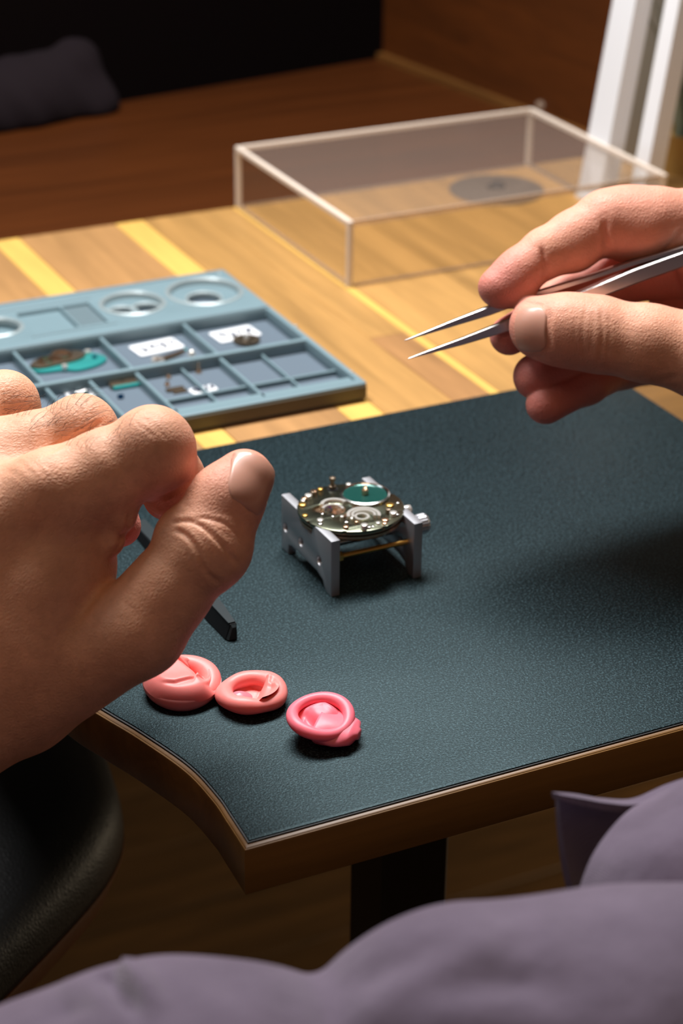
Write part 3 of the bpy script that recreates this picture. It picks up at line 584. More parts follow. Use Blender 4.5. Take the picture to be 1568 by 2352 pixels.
MB().loft(tail).build('tail', M['latex2'], r3, 180)
# ================================================================== signed-distance modelling (hands, arms, garment)
def rcone(p, a, b, r1, r2):
    a = np.asarray(a, np.float32); b = np.asarray(b, np.float32); ba = b-a; l2 = float(ba@ba)
    if l2 < 1e-12: return np.linalg.norm(p-a, axis=1)-max(r1, r2)
    rr = r1-r2; a2 = l2-rr*rr
    if a2 <= 0:
        return (np.linalg.norm(p-a, axis=1)-r1) if r1 > r2 else (np.linalg.norm(p-b, axis=1)-r2)
    il2 = 1/l2; pa = p-a; y = pa@ba; z = y-l2; q = pa*l2-ba*y[:, None]; x2 = np.einsum('ij,ij->i', q, q); y2 = y*y*l2; z2 = z*z*l2
    k = np.sign(rr)*rr*rr*x2
    c1 = np.sign(z)*a2*z2 > k; c2 = np.sign(y)*a2*y2 < k
    d = (np.sqrt(x2*a2*il2)+y*rr)*il2-r1
    d = np.where(c2, np.sqrt(np.maximum(x2+y2, 0))*il2-r1, d); return np.where(c1, np.sqrt(np.maximum(x2+z2, 0))*il2-r2, d)
def smin(a, b, k):
    h = np.maximum(k-np.abs(a-b), 0)/k; return np.minimum(a, b)-h*h*k*.25
def smax(a, b, k): return -smin(-a, -b, k)
def chain(p, pts, k):
    d = None
    for (a, ra), (b, rb) in zip(pts, pts[1:]):
        e = rcone(p, a, b, ra, rb); d = e if d is None else smin(d, e, k)
    return d
def mesh_sdf(f, lo, hi, h, project=True):
    B = 6; lo = np.asarray(lo, float); n = np.ceil((np.asarray(hi)-lo)/(h*B)).astype(int)
    g = np.stack(np.meshgrid(*[np.arange(q) for q in n], indexing='ij'), -1).reshape(-1, 3)
    dc = f((lo+(g+.5)*B*h).astype(np.float32)); act = g[np.abs(dc) < B*h*1.15]
    N = n*B+1; val = np.full(N, np.nan, np.float32)
    off = np.stack(np.meshgrid(*[np.arange(B+1)]*3, indexing='ij'), -1).reshape(-1, 3)
    mask = np.zeros(N, bool)
    idx = (act[:, None, :]*B+off[None]).reshape(-1, 3); mask[idx[:, 0], idx[:, 1], idx[:, 2]] = True
    I = np.argwhere(mask); out = np.empty(len(I), np.float32)
    for s in range(0, len(I), 400000): out[s:s+400000] = f((lo+I[s:s+400000]*h).astype(np.float32))
    val[mask] = out
    cs = [val[dx:N[0]-1+dx, dy:N[1]-1+dy, dz:N[2]-1+dz] for dx in (0, 1) for dy in (0, 1) for dz in (0, 1)]
    neg = sum((c < 0).astype(np.int8) for c in cs); ok = ~np.isnan(sum(cs)); surf = ok & (neg > 0) & (neg < 8)
    cells = np.argwhere(surf); cid = -np.ones(surf.shape, np.int32); cid[surf] = np.arange(len(cells))
    V8 = np.stack([c[surf] for c in cs], 1); cor = np.array([(x, y, z) for x in (0, 1) for y in (0, 1) for z in (0, 1)], float)
    acc = np.zeros((len(cells), 3)); cnt = np.zeros(len(cells))
    for i in range(8):
        for j in range(i+1, 8):
            if np.abs(cor[i]-cor[j]).sum() == 1:
                a, b = V8[:, i], V8[:, j]; c = (a < 0) != (b < 0); t = np.where(c, a/np.where(c, a-b, 1), 0)
                acc += np.where(c[:, None], cor[i]+(cor[j]-cor[i])*t[:, None], 0); cnt += c
    verts = lo+(cells+acc/cnt[:, None])*h; faces = []
    for ax in range(3):
        u, v = [(1, 2), (2, 0), (0, 1)][ax]; sl0 = [slice(0, q) for q in N]; sl1 = list(sl0); sl0[ax] = slice(0, N[ax]-1); sl1[ax] = slice(1, N[ax])
        A, Bv = val[tuple(sl0)], val[tuple(sl1)]; ch = ((A < 0) != (Bv < 0)) & ~np.isnan(A) & ~np.isnan(Bv)
        e = np.argwhere(ch); e = e[(e[:, u] > 0) & (e[:, v] > 0) & (e[:, u] < N[u]-1) & (e[:, v] < N[v]-1)]
        if not len(e): continue
        q = []
        for du, dv in ((-1, -1), (0, -1), (0, 0), (-1, 0)):
            t = e.copy(); t[:, u] += du; t[:, v] += dv; q.append(cid[t[:, 0], t[:, 1], t[:, 2]])
        q = np.stack(q, 1); flip = A[e[:, 0], e[:, 1], e[:, 2]] > 0; q[flip] = q[flip][:, ::-1]; faces.append(q[(q >= 0).all(1)])
    faces = np.concatenate(faces)
    if project:
        for _ in range(2):
            d0 = f(verts.astype(np.float32)); gr = grad(f, verts, h*.4); verts = verts-gr*np.clip(d0, -h, h)[:, None]
    return verts, faces
def grad(f, v, e):
    g = np.stack([f((v+np.eye(3)[i]*e).astype(np.float32))-f((v-np.eye(3)[i]*e).astype(np.float32)) for i in range(3)], 1)
    return g/np.maximum(np.linalg.norm(g, axis=1), 1e-9)[:, None]
def project_px(v):
    q = v-CAM; wv = q@FW; return np.stack([784+F*(q@RT)/wv, 1176-F*(q@UP)/wv], 1)
def polydist(p, pts):
    best = np.full(len(p), 1e9)
    for a, b in zip(pts, pts[1:]):
        a, b = np.array(a, float), np.array(b, float); ba = b-a; t = np.clip(((p-a)@ba)/max(ba@ba, 1e-9), 0, 1)
        best = np.minimum(best, np.linalg.norm(p-a-t[:, None]*ba, axis=1))
    return best
class Hand:
    def __init__(s, D0): s.D0 = D0
    def j(s, x, y, dd, r): dep = s.D0+dd*.001; return (D(x, y, dep).astype(np.float32), r*dep/F)
    def ch(s, *js): return [s.j(*q) for q in js]
# ---- left hand
L = Hand(.535)
L_index = L.ch((120, 1146, 0, 104), (240, 1088, -1, 98), (350, 1036, 2, 93), (392, 1104, 14, 76), (384, 1140, 27, 56))
L_middle = L.ch((-30, 1075, 17, 104), (80, 1040, 17, 92), (182, 1002, 20, 84), (220, 1110, 38, 70), (276, 1208, 40, 48))
L_ring = L.ch((-130, 1010, 34, 98), (-60, 965, 34, 86), (8, 934, 37, 79), (60, 1040, 55, 66), (110, 1150, 58, 52))
L_pinky = L.ch((-215, 965, 48, 88), (-120, 905, 52, 70), (-60, 985, 64, 60), (0, 1080, 68, 48))
L_thumb = L.ch((30, 1575, 13, 160), (318, 1440, 0, 108), (385, 1358, -2, 92), (470, 1248, -3, 95), (520, 1150, -2, 80), (561, 1098, 0, 68))
L_meta = [L.ch((120, 1146, 0, 100), (-60, 1205, 0, 112), (-340, 1420, 4, 160)), L.ch((-30, 1075, 17, 104), (-250, 1480, 2, 170)), L.ch((-130, 1010, 34, 98), (-330, 1430, 18, 170)), L.ch((-215, 965, 48, 88), (-400, 1380, 34, 150)),
          L.ch((125, 1240, 8, 122), (20, 1390, 8, 150), (-250, 1560, 8, 190)), L.ch((30, 1575, 13, 160), (-260, 1660, 10, 195)), L.ch((150, 1330, 8, 100), (90, 1480, 6, 135))]
Lw = L.j(-260, 1640, 10, 200); Lf = (D(-900, 1880, .50).astype(np.float32), .036)
L_bumps = [L.j(105, 1112, -7, 60), L.j(352, 1020, -3, 84), L.j(276, 1192, 0, 34), L.j(250, 1240, 2, 38), L.j(190, 985, 16, 74), L.j(120, 1330, -2, 55), L.j(487, 1270, -5, 78), L.j(405, 1222, -4, 40)]
def f_left(p):
    palm = None
    for c in L_meta:
        e = chain(p, c, .006); palm = e if palm is None else smin(palm, e, .012)
    palm = smin(palm, rcone(p, Lw[0], Lf[0], Lw[1], Lf[1]), .02)
    for k, b in ((.008, 0), (.0025, 2), (.0025, 3), (.012, 5)):
        palm = smin(palm, np.linalg.norm(p-L_bumps[b][0], axis=1)-L_bumps[b][1], k)
    fi = chain(p, L_index, .003); fi = smin(fi, np.linalg.norm(p-L_bumps[1][0], axis=1)-L_bumps[1][1], .004)
    fm = chain(p, L_middle, .003); fm = smin(fm, np.linalg.norm(p-L_bumps[4][0], axis=1)-L_bumps[4][1], .004)
    fr = chain(p, L_ring, .003); fp = chain(p, L_pinky, .003)
    fs = smin(smin(fi, fm, .0007), smin(fr, fp, .0007), .0007)
    ft = chain(p, L_thumb, .004)
    for b in (6, 7): ft = smin(ft, np.linalg.norm(p-L_bumps[b][0], axis=1)-L_bumps[b][1], .005)
    d = smin(palm, fs, .005)
    return smin(d, ft, .0022)
# ---- right hand
R = Hand(.645)
R_thumb = R.ch((1860, 905, 4, 150), (1640, 822, -10, 100), (1480, 787, -10, 84), (1372, 768, -9, 84), (1300, 758, -8, 80), (1243, 753, -7, 74))
R_index = R.ch((1610, 528, 14, 90), (1500, 512, 9, 80), (1395, 512, 6, 73), (1320, 548, 4, 62), (1252, 582, 2, 55), (1195, 622, 0, 52), (1143, 660, -1, 46))
R_pads = [R.j(1178, 652, 0, 52), R.j(1312, 566, 4, 58), R.j(1462, 526, 8, 82), R.j(1440, 498, 8, 70)]
R_middle = R.ch((1650, 590, 30, 95), (1430, 622, 27, 72), (1300, 690, 19, 58), (1235, 735, 13, 50), (1170, 771, 8, 45))
R_ring = R.ch((1650, 690, 38, 84), (1440, 795, 30, 58), (1325, 842, 16, 53), (1230, 864, 7, 53))
R_pinky = R.ch((1640, 790, 40, 74), (1425, 845, 28, 47), (1345, 882, 14, 46), (1254, 928, 5, 46))
R_meta = [R.ch((1610, 528, 14, 90), (1950, 860, 8, 180)), R.ch((1650, 600, 28, 88), (1980, 900, 20, 180)), R.ch((1650, 690, 38, 84), (1980, 930, 30, 170)), R.ch((1640, 790, 40, 74), (1960, 980, 30, 160)), R.ch((1640, 838, 22, 100), (1900, 950, 10, 170)), R.ch((1660, 650, 12, 70), (1850, 850, 4, 150))]
Rw = R.j(1980, 960, 14, 200); Rf = (D(2700, 1300, .62).astype(np.float32), .036)
def f_right(p):
    palm = None
    for c in R_meta:
        e = chain(p, c, .006); palm = e if palm is None else smin(palm, e, .010)
    palm = smin(palm, rcone(p, Rw[0], Rf[0], Rw[1], Rf[1]), .02)
    ix = chain(p, R_index, .003)
    for c, r in R_pads: ix = smin(ix, np.linalg.norm(p-c, axis=1)-r, .0035)
    fs = smin(smin(ix, chain(p, R_middle, .003), .0007), smin(chain(p, R_ring, .003), chain(p, R_pinky, .003), .0007), .0007)
    ft = chain(p, R_thumb, .004)
    return smin(smin(palm, fs, .004), ft, .004)
def cr(*pts): return [(x/2.376, 840+y/2.376) for x, y in pts]
L_cre = [  # polyline in photo space on the skin's camera side, depth mm, width px
 (cr((915, 862), (1010, 845), (1100, 875), (1200, 965), (1260, 1040), (1310, 1100)), .55, 5), (cr((930, 885), (1020, 930), (1090, 1030), (1130, 1130), (1215, 1195)), .65, 6), (cr((1040, 832), (1130, 835), (1230, 865), (1320, 950)), .30, 4),
 (cr((1130, 980), (1200, 1100), (1240, 1150)), .12, 5), (cr((1030, 820), (940, 790)), .15, 4), (cr((1000, 1000), (1060, 1110), (1130, 1210)), .10, 5), (cr((960, 1010), (1010, 1100), (1110, 1250)), .07, 5),
 (cr((1200, 900), (1290, 950), (1350, 1000)), .12, 5), (cr((1160, 800), (1270, 810), (1350, 870)), .08, 5),
 (cr((600, 1012), (640, 1000), (662, 950), (655, 900)), .5, 5), (cr((640, 960), (690, 900), (706, 830), (690, 780)), .5, 5), (cr((560, 930), (600, 1000)), .25, 4),
 (cr((625, 1185), (608, 1290), (598, 1400), (585, 1450)), .3, 16), (cr((625, 1190), (690, 1165)), .4, 7), (cr((640, 1250), (720, 1330), (760, 1420)), .10, 6), (cr((610, 1330), (660, 1400), (690, 1500)), .10, 6),
 (cr((840, 722), (905, 712), (1000, 662), (1052, 618)), .7, 5), (cr((230, 480), (330, 430), (450, 360), (570, 296)), .6, 5), (cr((60, 500), (150, 560), (200, 640)), .09, 6), (cr((150, 500), (230, 580), (260, 660)), .09, 6), (cr((0, 560), (100, 600), (180, 680)), .08, 6), (cr((210, 500), (300, 590), (360, 690)), .07, 6),
 (cr((720, 300), (770, 330), (860, 400)), .12, 4), (cr((760, 280), (830, 320), (920, 410)), .12, 4), (cr((1285, 690), (1340, 760), (1380, 815)), .35, 4), (cr((1330, 500), (1296, 600), (1285, 690)), .35, 4),
 (cr((0, 1040), (120, 1010), (250, 830), (330, 720)), .9, 30), (cr((330, 900), (420, 1200), (500, 1480)), .35, 34)]
R_cre = [([(1238, 560), (1248, 590), (1255, 636)], .9, 6), ([(1388, 500), (1390, 535), (1394, 585)], 1.1, 7), ([(1192, 693), (1225, 695), (1256, 702)], .3, 5), ([(1264, 705), (1262, 760), (1264, 812)], .35, 5), ([(1185, 818), (1220, 821), (1255, 818)], .3, 5), ([(1568, 512), (1540, 560), (1510, 590)], .6, 6), ([(1349, 700), (1336, 765), (1345, 832)], .14, 5), ([(1362, 710), (1360, 760), (1354, 825)], .08, 5), ([(1379, 700), (1384, 770), (1372, 840)], .28, 5), ([(1394, 712), (1399, 760), (1392, 830)], .16, 6), ([(1325, 720), (1320, 770), (1327, 815)], .06, 5),
 ([(1258, 702), (1254, 760), (1257, 812)], .3, 4), ([(1192, 700), (1230, 700), (1256, 712)], .25, 4), ([(1500, 880), (1568, 862)], .3, 6)]
def hand_mesh(f, lo, hi, h, creases, tips, redtips):
    v, q = mesh_sdf(f, lo, hi, h); nrm = grad(f, v, .0006); px = project_px(v); face = (nrm@(-FW)); disp = np.zeros(len(v))
    for pts, dep, wd in creases:
        p2 = [tuple(t) for t in smoothpts(pts, 5)] if len(pts) > 2 else pts
        m = (px[:, 0] > min(t[0] for t in p2)-5*wd) & (px[:, 0] < max(t[0] for t in p2)+5*wd) & (px[:, 1] > min(t[1] for t in p2)-5*wd) & (px[:, 1] < max(t[1] for t in p2)+5*wd) & (face > .02)
        i = np.where(m)[0]
        if len(i):
            # only the skin nearest the eye at that spot
            d = polydist(px[i], p2); g = np.exp(-(d/wd)**2) - .15*np.exp(-((d-2.1*wd)/(1.1*wd))**2)
            en = np.minimum(np.linalg.norm(px[i]-np.array(p2[0]), axis=1), np.linalg.norm(px[i]-np.array(p2[-1]), axis=1)); tp = np.clip(en/(4.5*wd), 0, 1)
            disp[i] -= .001*dep*g*tp*tp*(3-2*tp)
    s = v*1000
    low = (np.sin(s@[.21, .13, .17]+1)+np.sin(s@[-.17, .23, .11]+2)+np.sin(s@[.15, -.19, .27]))/3; disp += low*.00022
    v = v+nrm*disp[:, None]; red = np.zeros(len(v))
    for t, r, a in redtips: red = np.maximum(red, a*np.clip(1.25-np.linalg.norm(v-t, axis=1)/r, 0, 1))
    return v, q, red
def bbox(chs, pad):
    A = np.array([c[0]-c[1] for ch in chs for c in ch]); B = np.array([c[0]+c[1] for ch in chs for c in ch]); return A.min(0)-pad, B.max(0)+pad
llo, lhi = bbox([L_index, L_middle, L_ring, L_pinky, L_thumb, [Lw], L_bumps], .004); rlo, rhi = bbox([R_index, R_middle, R_ring, R_pinky, R_thumb, [Rw]], .003)
lv_, lq_, lr_ = hand_mesh(f_left, llo, lhi, .00062, L_cre, None, [(L_thumb[-1][0], .020, .55), (L_index[-1][0], .018, .9), (L_middle[-1][0], .02, 1.), (L_index[2][0], .013, .25), (L_thumb[4][0], .016, .25)])
rv_, rq_, rr_ = hand_mesh(f_right, rlo, rhi, .00066, R_cre, None, [(R_index[-1][0], .022, .9), (R_index[3][0], .022, .5), (R_middle[-1][0], .03, 1.), (R_ring[-1][0], .03, 1.), (R_pinky[-1][0], .03, 1.), (R_thumb[-1][0], .010, .25), (R_middle[1][0], .05, .8)])
# ---- arms and torso out of the frame
FH = np.array([FW[0], FW[1], 0]); FH /= np.linalg.norm(FH); RH = np.array([FH[1], -FH[0], 0.])
def body_pt(r, f, z): return (np.array([CAM[0], CAM[1], 0])+RH*r+FH*f+np.array([0, 0, z])).astype(np.float32)
Le, Re = body_pt(-.30, .10, .02), body_pt(.42, .16, .06); Ls, Rs = body_pt(-.21, -.24, .22), body_pt(.19, -.24, .22)
chest, belly = body_pt(0, -.30, .12), body_pt(0, -.30, -.18)
arm_l = [(Lw[0], .030), (Lf[0], .036), (Le, .043), (Ls, .055)]; arm_r = [(Rw[0], .030), (Rf[0], .036), (Re, .043), (Rs, .055)]
def f_arms(p):
    d = smin(chain(p, arm_l, .02), chain(p, arm_r, .02), .02)
    d = smin(d, rcone(p, Ls, Rs, .07, .07), .04); d = smin(d, rcone(p, chest, belly, .11, .12), .05); return smin(d, rcone(p, chest, body_pt(0, -.27, .34), .06, .05), .05)
av, aq = mesh_sdf(f_arms, *bbox([arm_l, arm_r, [(chest, .13), (belly, .13), (body_pt(0, -.27, .34), .06)]], .01), .006)
person = empty('person', body_pt(0, -.3, FZ), 'person in a mauve-grey cotton shirt holding steel tweezers over the bench, both hands working', 'person')
def np_mesh(name, parts, mat, parent, red=False):
    vs, qs, rs, o = [], [], [], 0
    for v, q, r_ in parts: vs.append(v); qs.append(q+o); rs.append(r_); o += len(v)
    v = np.concatenate(vs); q = np.concatenate(qs); me = bpy.data.meshes.new(name)
    me.vertices.add(len(v)); me.vertices.foreach_set('co', v.astype(np.float32).ravel()); me.loops.add(len(q)*4); me.loops.foreach_set('vertex_index', q.astype(np.int32).ravel())
    me.polygons.add(len(q)); me.polygons.foreach_set('loop_start', np.arange(0, len(q)*4, 4, dtype=np.int32)); me.update(calc_edges=True); me.validate()
    if red:
        at = me.attributes.new('redness', 'FLOAT', 'POINT'); at.data.foreach_set('value', np.concatenate(rs).astype(np.float32))
    return finish(me, name, mat, parent, 180)
body = np_mesh('body', [(lv_, lq_, lr_), (rv_, rq_, rr_), (av, aq, np.zeros(len(av)))], M['skin'], person, True)
# ---- nails that follow the skin
def nail(f, D0, c, tip, side, wdt, lng, label=None, free=.86, lift=.00030):
    """c: photo point of the nail's middle on the skin; tip: photo direction root to free edge; the plate is laid on the skin"""
    d = ray(*c); d = d/np.linalg.norm(d); t = .40
    for _ in range(200):
        e = float(f((CAM+d*t)[None].astype(np.float32))[0])
        if e < 1e-5: break
        t += e*.9
    p0 = CAM+d*t; n0 = grad(f, p0[None], .0008)[0]
    ax = RT*tip[0]-UP*tip[1]+FW*tip[2]; ax -= n0*(ax@n0); ax /= np.linalg.norm(ax); sd = np.cross(n0, ax); n0 = n0
    NS, NT = 26, 22; rows = []
    for i in range(NT+1):
        v_ = -1+2*i/NT; row = []
        for k in range(NS+1):
            u_ = -1+2*k/NS
            wv = (1-abs(v_)**6*.22) if v_ > 0 else math.sqrt(max(0, 1-abs(v_)**3.2*.72))
            pt = p0+sd*u_*wdt/2*wv+ax*(v_*lng/2*(1-.10*u_*u_ if v_ > 0 else 1-.04*u_*u_))+n0*.004; row.append(pt)
        rows.append(row)
    G = np.array(rows).reshape(-1, 3); nn = np.repeat(n0[None], len(G), 0); dist = np.zeros(len(G))
    for _ in range(40):
        e = f(G.astype(np.float32)); G = G-n0[None]*np.clip(e, -.002, .002)[:, None]*.8
    gr = grad(f, G, .0008); U = np.tile(np.linspace(-1, 1, NS+1), NT+1); Vv = np.repeat(np.linspace(-1, 1, NT+1), NS+1)
    rim = np.maximum(np.abs(U), np.maximum(-Vv, 0)); hgt = np.where(rim > .999, -.0004, lift*(1-.45*rim**4)); hgt = np.where(Vv > .85, lift*1.1, hgt)
    G = G+gr*hgt[:, None]+ax[None]*0
    return G.reshape(NT+1, NS+1, 3), gr.reshape(NT+1, NS+1, 3)
def nail_obj(G, gr, name, lab=None):
    mb = MB(); a, b, _ = G.shape
    top = [[mb.bm.verts.new(G[i, k]) for k in range(b)] for i in range(a)]; bot = [[mb.bm.verts.new(G[i, k]-gr[i, k]*.0007) for k in range(b)] for i in range(a)]
    for i in range(a-1):
        for k in range(b-1):
            mb.bm.faces.new((top[i][k], top[i][k+1], top[i+1][k+1], top[i+1][k])); mb.bm.faces.new((bot[i][k], bot[i+1][k], bot[i+1][k+1], bot[i][k+1]))
    for i in range(a-1):
        for k in (0, b-1): mb.bm.faces.new((top[i][k], top[i+1][k], bot[i+1][k], bot[i][k]))
    for k in range(b-1):
        for i in (0, a-1): mb.bm.faces.new((top[i][k], top[i][k+1], bot[i][k+1], bot[i][k]))
    o = mb.build(name, M['nail'], person, 60); return o
G, gr = nail(f_left, .535, (588, 1108), (.42, -.95, .35), 1, .0135, .0150); nail_obj(G, gr, 'thumbnail')
G, gr = nail(f_right, .645, (1216, 758), (-1, -.03, .45), 1, .0140, .0105); nail_obj(G, gr, 'thumbnail')
# ---- short hairs on the left hand's fingers
mb = MB(); hr = random.Random(3)
for i in range(150):
    if i < 80: bx, by = hr.uniform(60, 215), hr.uniform(908, 1000)
    elif i < 115: bx, by = hr.uniform(150, 330), hr.uniform(960, 1040)
    else: bx, by = hr.uniform(0, 60), hr.uniform(900, 960)
    d = ray(bx, by); d = d/np.linalg.norm(d); t = .40; hit = False
    for _ in range(60):
        e = float(f_left((CAM+d*t)[None].astype(np.float32))[0])
        if e < 2e-5: hit = True; break
        t += e*.95
        if t > .75: break
    if not hit: continue
    p0 = CAM+d*t; n0 = grad(f_left, p0[None], .0008)[0]; dr = RT*hr.uniform(.6, 1.1)+UP*hr.uniform(-.1, .5); dr -= n0*(dr@n0); ln = hr.uniform(.0035, .0075)
    mb.tube([p0+n0*(-.0002+.45*ln*math.sin(s*2.2))+dr*ln*s for s in (0, .25, .5, .75, 1)], [.00004, .00004, .00003, .00002, .00001], 3)
o = mb.build('hair', M['hair'], person, 180); o['kind'] = 'stuff'

# ================================================================== tweezers
tw = empty('tweezers', D(1240, 700, .647), 'fine-pointed steel tweezers held between thumb and forefinger of the right hand', 'tweezers')
def arm(name, st, dd, tilt):
    rows = []
    for px, py, hh, wv in st:
        c = D(px, py, .645+dd*.001); s = .645/F; ax = -(RT*.945+UP*.33); hv = UP*.945-RT*.33; wd_ = FW*math.cos(tilt)+hv*math.sin(tilt); hp = hv*math.cos(tilt)-FW*math.sin(tilt)
        h_, w_ = hh*s, wv*.001; rows.append([c-wd_*w_-hp*h_*.8, c-wd_*w_+hp*h_*.8, c-wd_*w_*.8+hp*h_, c+wd_*w_*.8+hp*h_, c+wd_*w_+hp*h_*.8, c+wd_*w_-hp*h_*.8, c+wd_*w_*.8-hp*h_, c-wd_*w_*.8-hp*h_])
    return MB().loft(rows).build(name, M['tweezer'], tw, 25)
arm('upper_arm', [(929, 782, .8, .15), (960, 771, 2.6, .5), (1040, 742, 7, 1.0), (1120, 714, 10.5, 1.5), (1241, 672, 6.5, 2.0), (1347, 639, 5, 2.6), (1454, 602, 5, 3.2), (1568, 568, 5, 4.0), (1760, 512, 6, 4.3), (2000, 440, 7, 4.0)], 1.0, .22)
arm('lower_arm', [(937, 824, .8, .15), (970, 813, 3, .5), (1060, 784, 8, 1.0), (1165, 747, 13, 1.5), (1300, 694, 13, 2.0), (1369, 668, 15, 2.6), (1454, 633, 17, 3.2), (1568, 591, 18, 4.0), (1760, 526, 14, 4.3), (2000, 448, 10, 4.0)], 1.0, .22)
rv = MB(); c = D(1930, 465, .645); rv.cyl(c+UP*.003-FW*.001, c-UP*.003-FW*.001, .0012, seg=16); rv.build('rivet', M['steel'], tw)

# ================================================================== shirt
S = Hand(.385)
s_right = [S.j(1120, 2540, 0, 465), S.j(1450, 2560, 4, 500), S.j(2100, 2580, 10, 520)]
s_left = [S.j(420, 2760, -6, 565), S.j(250, 2830, -6, 560)]
s_left2 = [S.j(265, 2480, 0, 250), S.j(-150, 2760, 0, 300)]
sl_l = [(Lf[0]*.45+Le*.55, .047), (Le, .052), (Ls, .068)]; sl_r = [(Rf[0]*.35+Re*.65, .049), (Re, .052), (Rs, .068)]
def f_torso(p):
    d = smin(chain(p, sl_l, .02), chain(p, sl_r, .02), .02); d = smin(d, rcone(p, Ls, Rs, .082, .082), .04); return smin(d, rcone(p, chest, belly, .123, .135), .05)
def f_lap(p):
    d = smin(smin(chain(p, s_right, .01), chain(p, s_left, .01), .004), chain(p, s_left2, .01), .002)
    d = smin(d, rcone(p, S.j(700, 3100, 0, 10)[0], belly, .045, .09), .03); s = p*1000.
    return d + .0006*(np.sin(s@np.array([.09, .05, .11], np.float32)+.5)+np.sin(s@np.array([-.06, .12, .07], np.float32)+1.))
S_cre = [([(190, 2205), (235, 2230), (280, 2275), (330, 2352)], 3.5, 22), ([(232, 2190), (285, 2220), (335, 2270), (385, 2352)], -1.5, 22), ([(60, 2345), (150, 2310), (240, 2285)], 2.4, 28), ([(120, 2290), (200, 2255)], -1.2, 22), ([(690, 2330), (820, 2240), (960, 2180), (1130, 2150)], 2.2, 45), ([(1165, 2130), (1200, 2170), (1190, 2210)], 2.5, 34),
 ([(860, 2330), (1000, 2260), (1200, 2250), (1400, 2290)], 2.2, 50), ([(1250, 2120), (1400, 2150), (1568, 2140)], .7, 40), ([(420, 2290), (520, 2270), (640, 2310)], .9, 40), ([(400, 2240), (440, 2352)], .6, 40)]
tv_, tq_ = mesh_sdf(f_torso, *bbox([sl_l, sl_r, [(chest, .14), (belly, .15)]], .01), .006)
fv_, fq_, _r = hand_mesh(f_lap, *bbox([s_right, s_left, s_left2, [(belly, .10)]], .01), .0014, S_cre, None, [])
shirt = np_mesh('shirt', [(tv_, tq_, np.zeros(len(tv_))), (fv_, fq_, np.zeros(len(fv_)))], M['cotton'], person)
# loose cuff with a hem, at the right edge
def sheet(name, grid, th, sub=2):
    G = np.array([[D(x, y, d) for x, y, d in row] for row in grid]); rows = [smoothpts(list(r), 6) for r in G]; colz = np.array(rows); fin = np.array([smoothpts(list(colz[:, k]), 6) for k in range(colz.shape[1])])
    a, b, _ = fin.shape; du = np.gradient(fin, axis=0); dv = np.gradient(fin, axis=1); n = np.cross(du, dv); n /= np.maximum(np.linalg.norm(n, axis=2), 1e-12)[..., None]
    mb = MB(); T = [[mb.bm.verts.new(fin[i, k]+n[i, k]*th/2) for k in range(b)] for i in range(a)]; Bt = [[mb.bm.verts.new(fin[i, k]-n[i, k]*th/2) for k in range(b)] for i in range(a)]
    for i in range(a-1):
        for k in range(b-1): mb.bm.faces.new((T[i][k], T[i][k+1], T[i+1][k+1], T[i+1][k])); mb.bm.faces.new((Bt[i][k], Bt[i+1][k], Bt[i+1][k+1], Bt[i][k+1]))
    for i in range(a-1):
        for k in (0, b-1): mb.bm.faces.new((T[i][k], T[i+1][k], Bt[i+1][k], Bt[i][k]))
    for k in range(b-1):
        for i in (0, a-1): mb.bm.faces.new((T[i][k], T[i][k+1], Bt[i][k+1], Bt[i][k]))
    return mb.build(name, M['cotton'], person, 60)
sheet('cuff_flap', [[(1279, 1830, .452), (1330, 1836, .457), (1390, 1846, .462), (1460, 1846, .466), (1540, 1812, .470), (1640, 1780, .472)], [(1282, 1885, .458), (1330, 1900, .464), (1390, 1905, .469), (1460, 1905, .472), (1540, 1880, .475), (1640, 1850, .477)], [(1296, 1990, .466), (1335, 2000, .473), (1390, 2005, .478), (1460, 2005, .481), (1540, 2000, .483), (1640, 1990, .485)], [(1320, 2090, .472), (1350, 2110, .479), (1390, 2120, .484), (1460, 2120, .487), (1540, 2120, .49), (1640, 2120, .492)]], .0016)
sheet('cuff_hem', [[(1276, 1822, .4505), (1330, 1829, .4555), (1390, 1839, .4605), (1460, 1840, .4645), (1540, 1806, .4685), (1640, 1774, .4705)], [(1279, 1836, .4510), (1330, 1846, .4563), (1390, 1857, .4613), (1460, 1857, .4653), (1540, 1824, .4693), (1640, 1790, .4713)]], .0026)
sheet('sleeve_fold', [[(1478, 1846, .470), (1530, 1822, .466), (1590, 1790, .462), (1680, 1760, .458)], [(1425, 1890, .452), (1490, 1880, .446), (1560, 1860, .442), (1680, 1830, .440)], [(1372, 1960, .444), (1450, 1950, .436), (1540, 1930, .431), (1680, 1920, .430)], [(1340, 2035, .442), (1430, 2030, .432), (1530, 2020, .426), (1680, 2010, .424)], [(1322, 2110, .442), (1420, 2120, .430), (1530, 2120, .424), (1680, 2120, .42)]], .0018)

# ================================================================== chair seat
SZT = -.105
opx = [(-330, 1480), (60, 1540), (150, 1595), (208, 1670), (252, 1755), (280, 1845), (279, 1905), (254, 1965), (214, 2022), (130, 2115), (0, 2248), (-160, 2405), (-420, 2500), (-640, 2250), (-640, 1760), (-330, 1480)]
oc = np.array([P(x, y, SZT)[:2] for x, y in opx]); ol = np.array(smoothpts(oc, 5)[:-1]); ctr = ol.mean(0)
st = empty('chair', (ctr[0], ctr[1], FZ), 'black leather chair seat with a thin wooden shell below the bench corner', 'chair')
rows = []
for sc_, z in ((.02, .012), (.5, .011), (.8, .007), (.92, .003), (.97, -.001), (.995, -.006), (1.0, -.010), (.995, -.0125)):
    rows.append([(ctr[0]+(x-ctr[0])*sc_, ctr[1]+(y-ctr[1])*sc_, SZT+z+.004) for x, y in ol])
MB().loft(rows).build('cushion', M['leather'], st, 180)
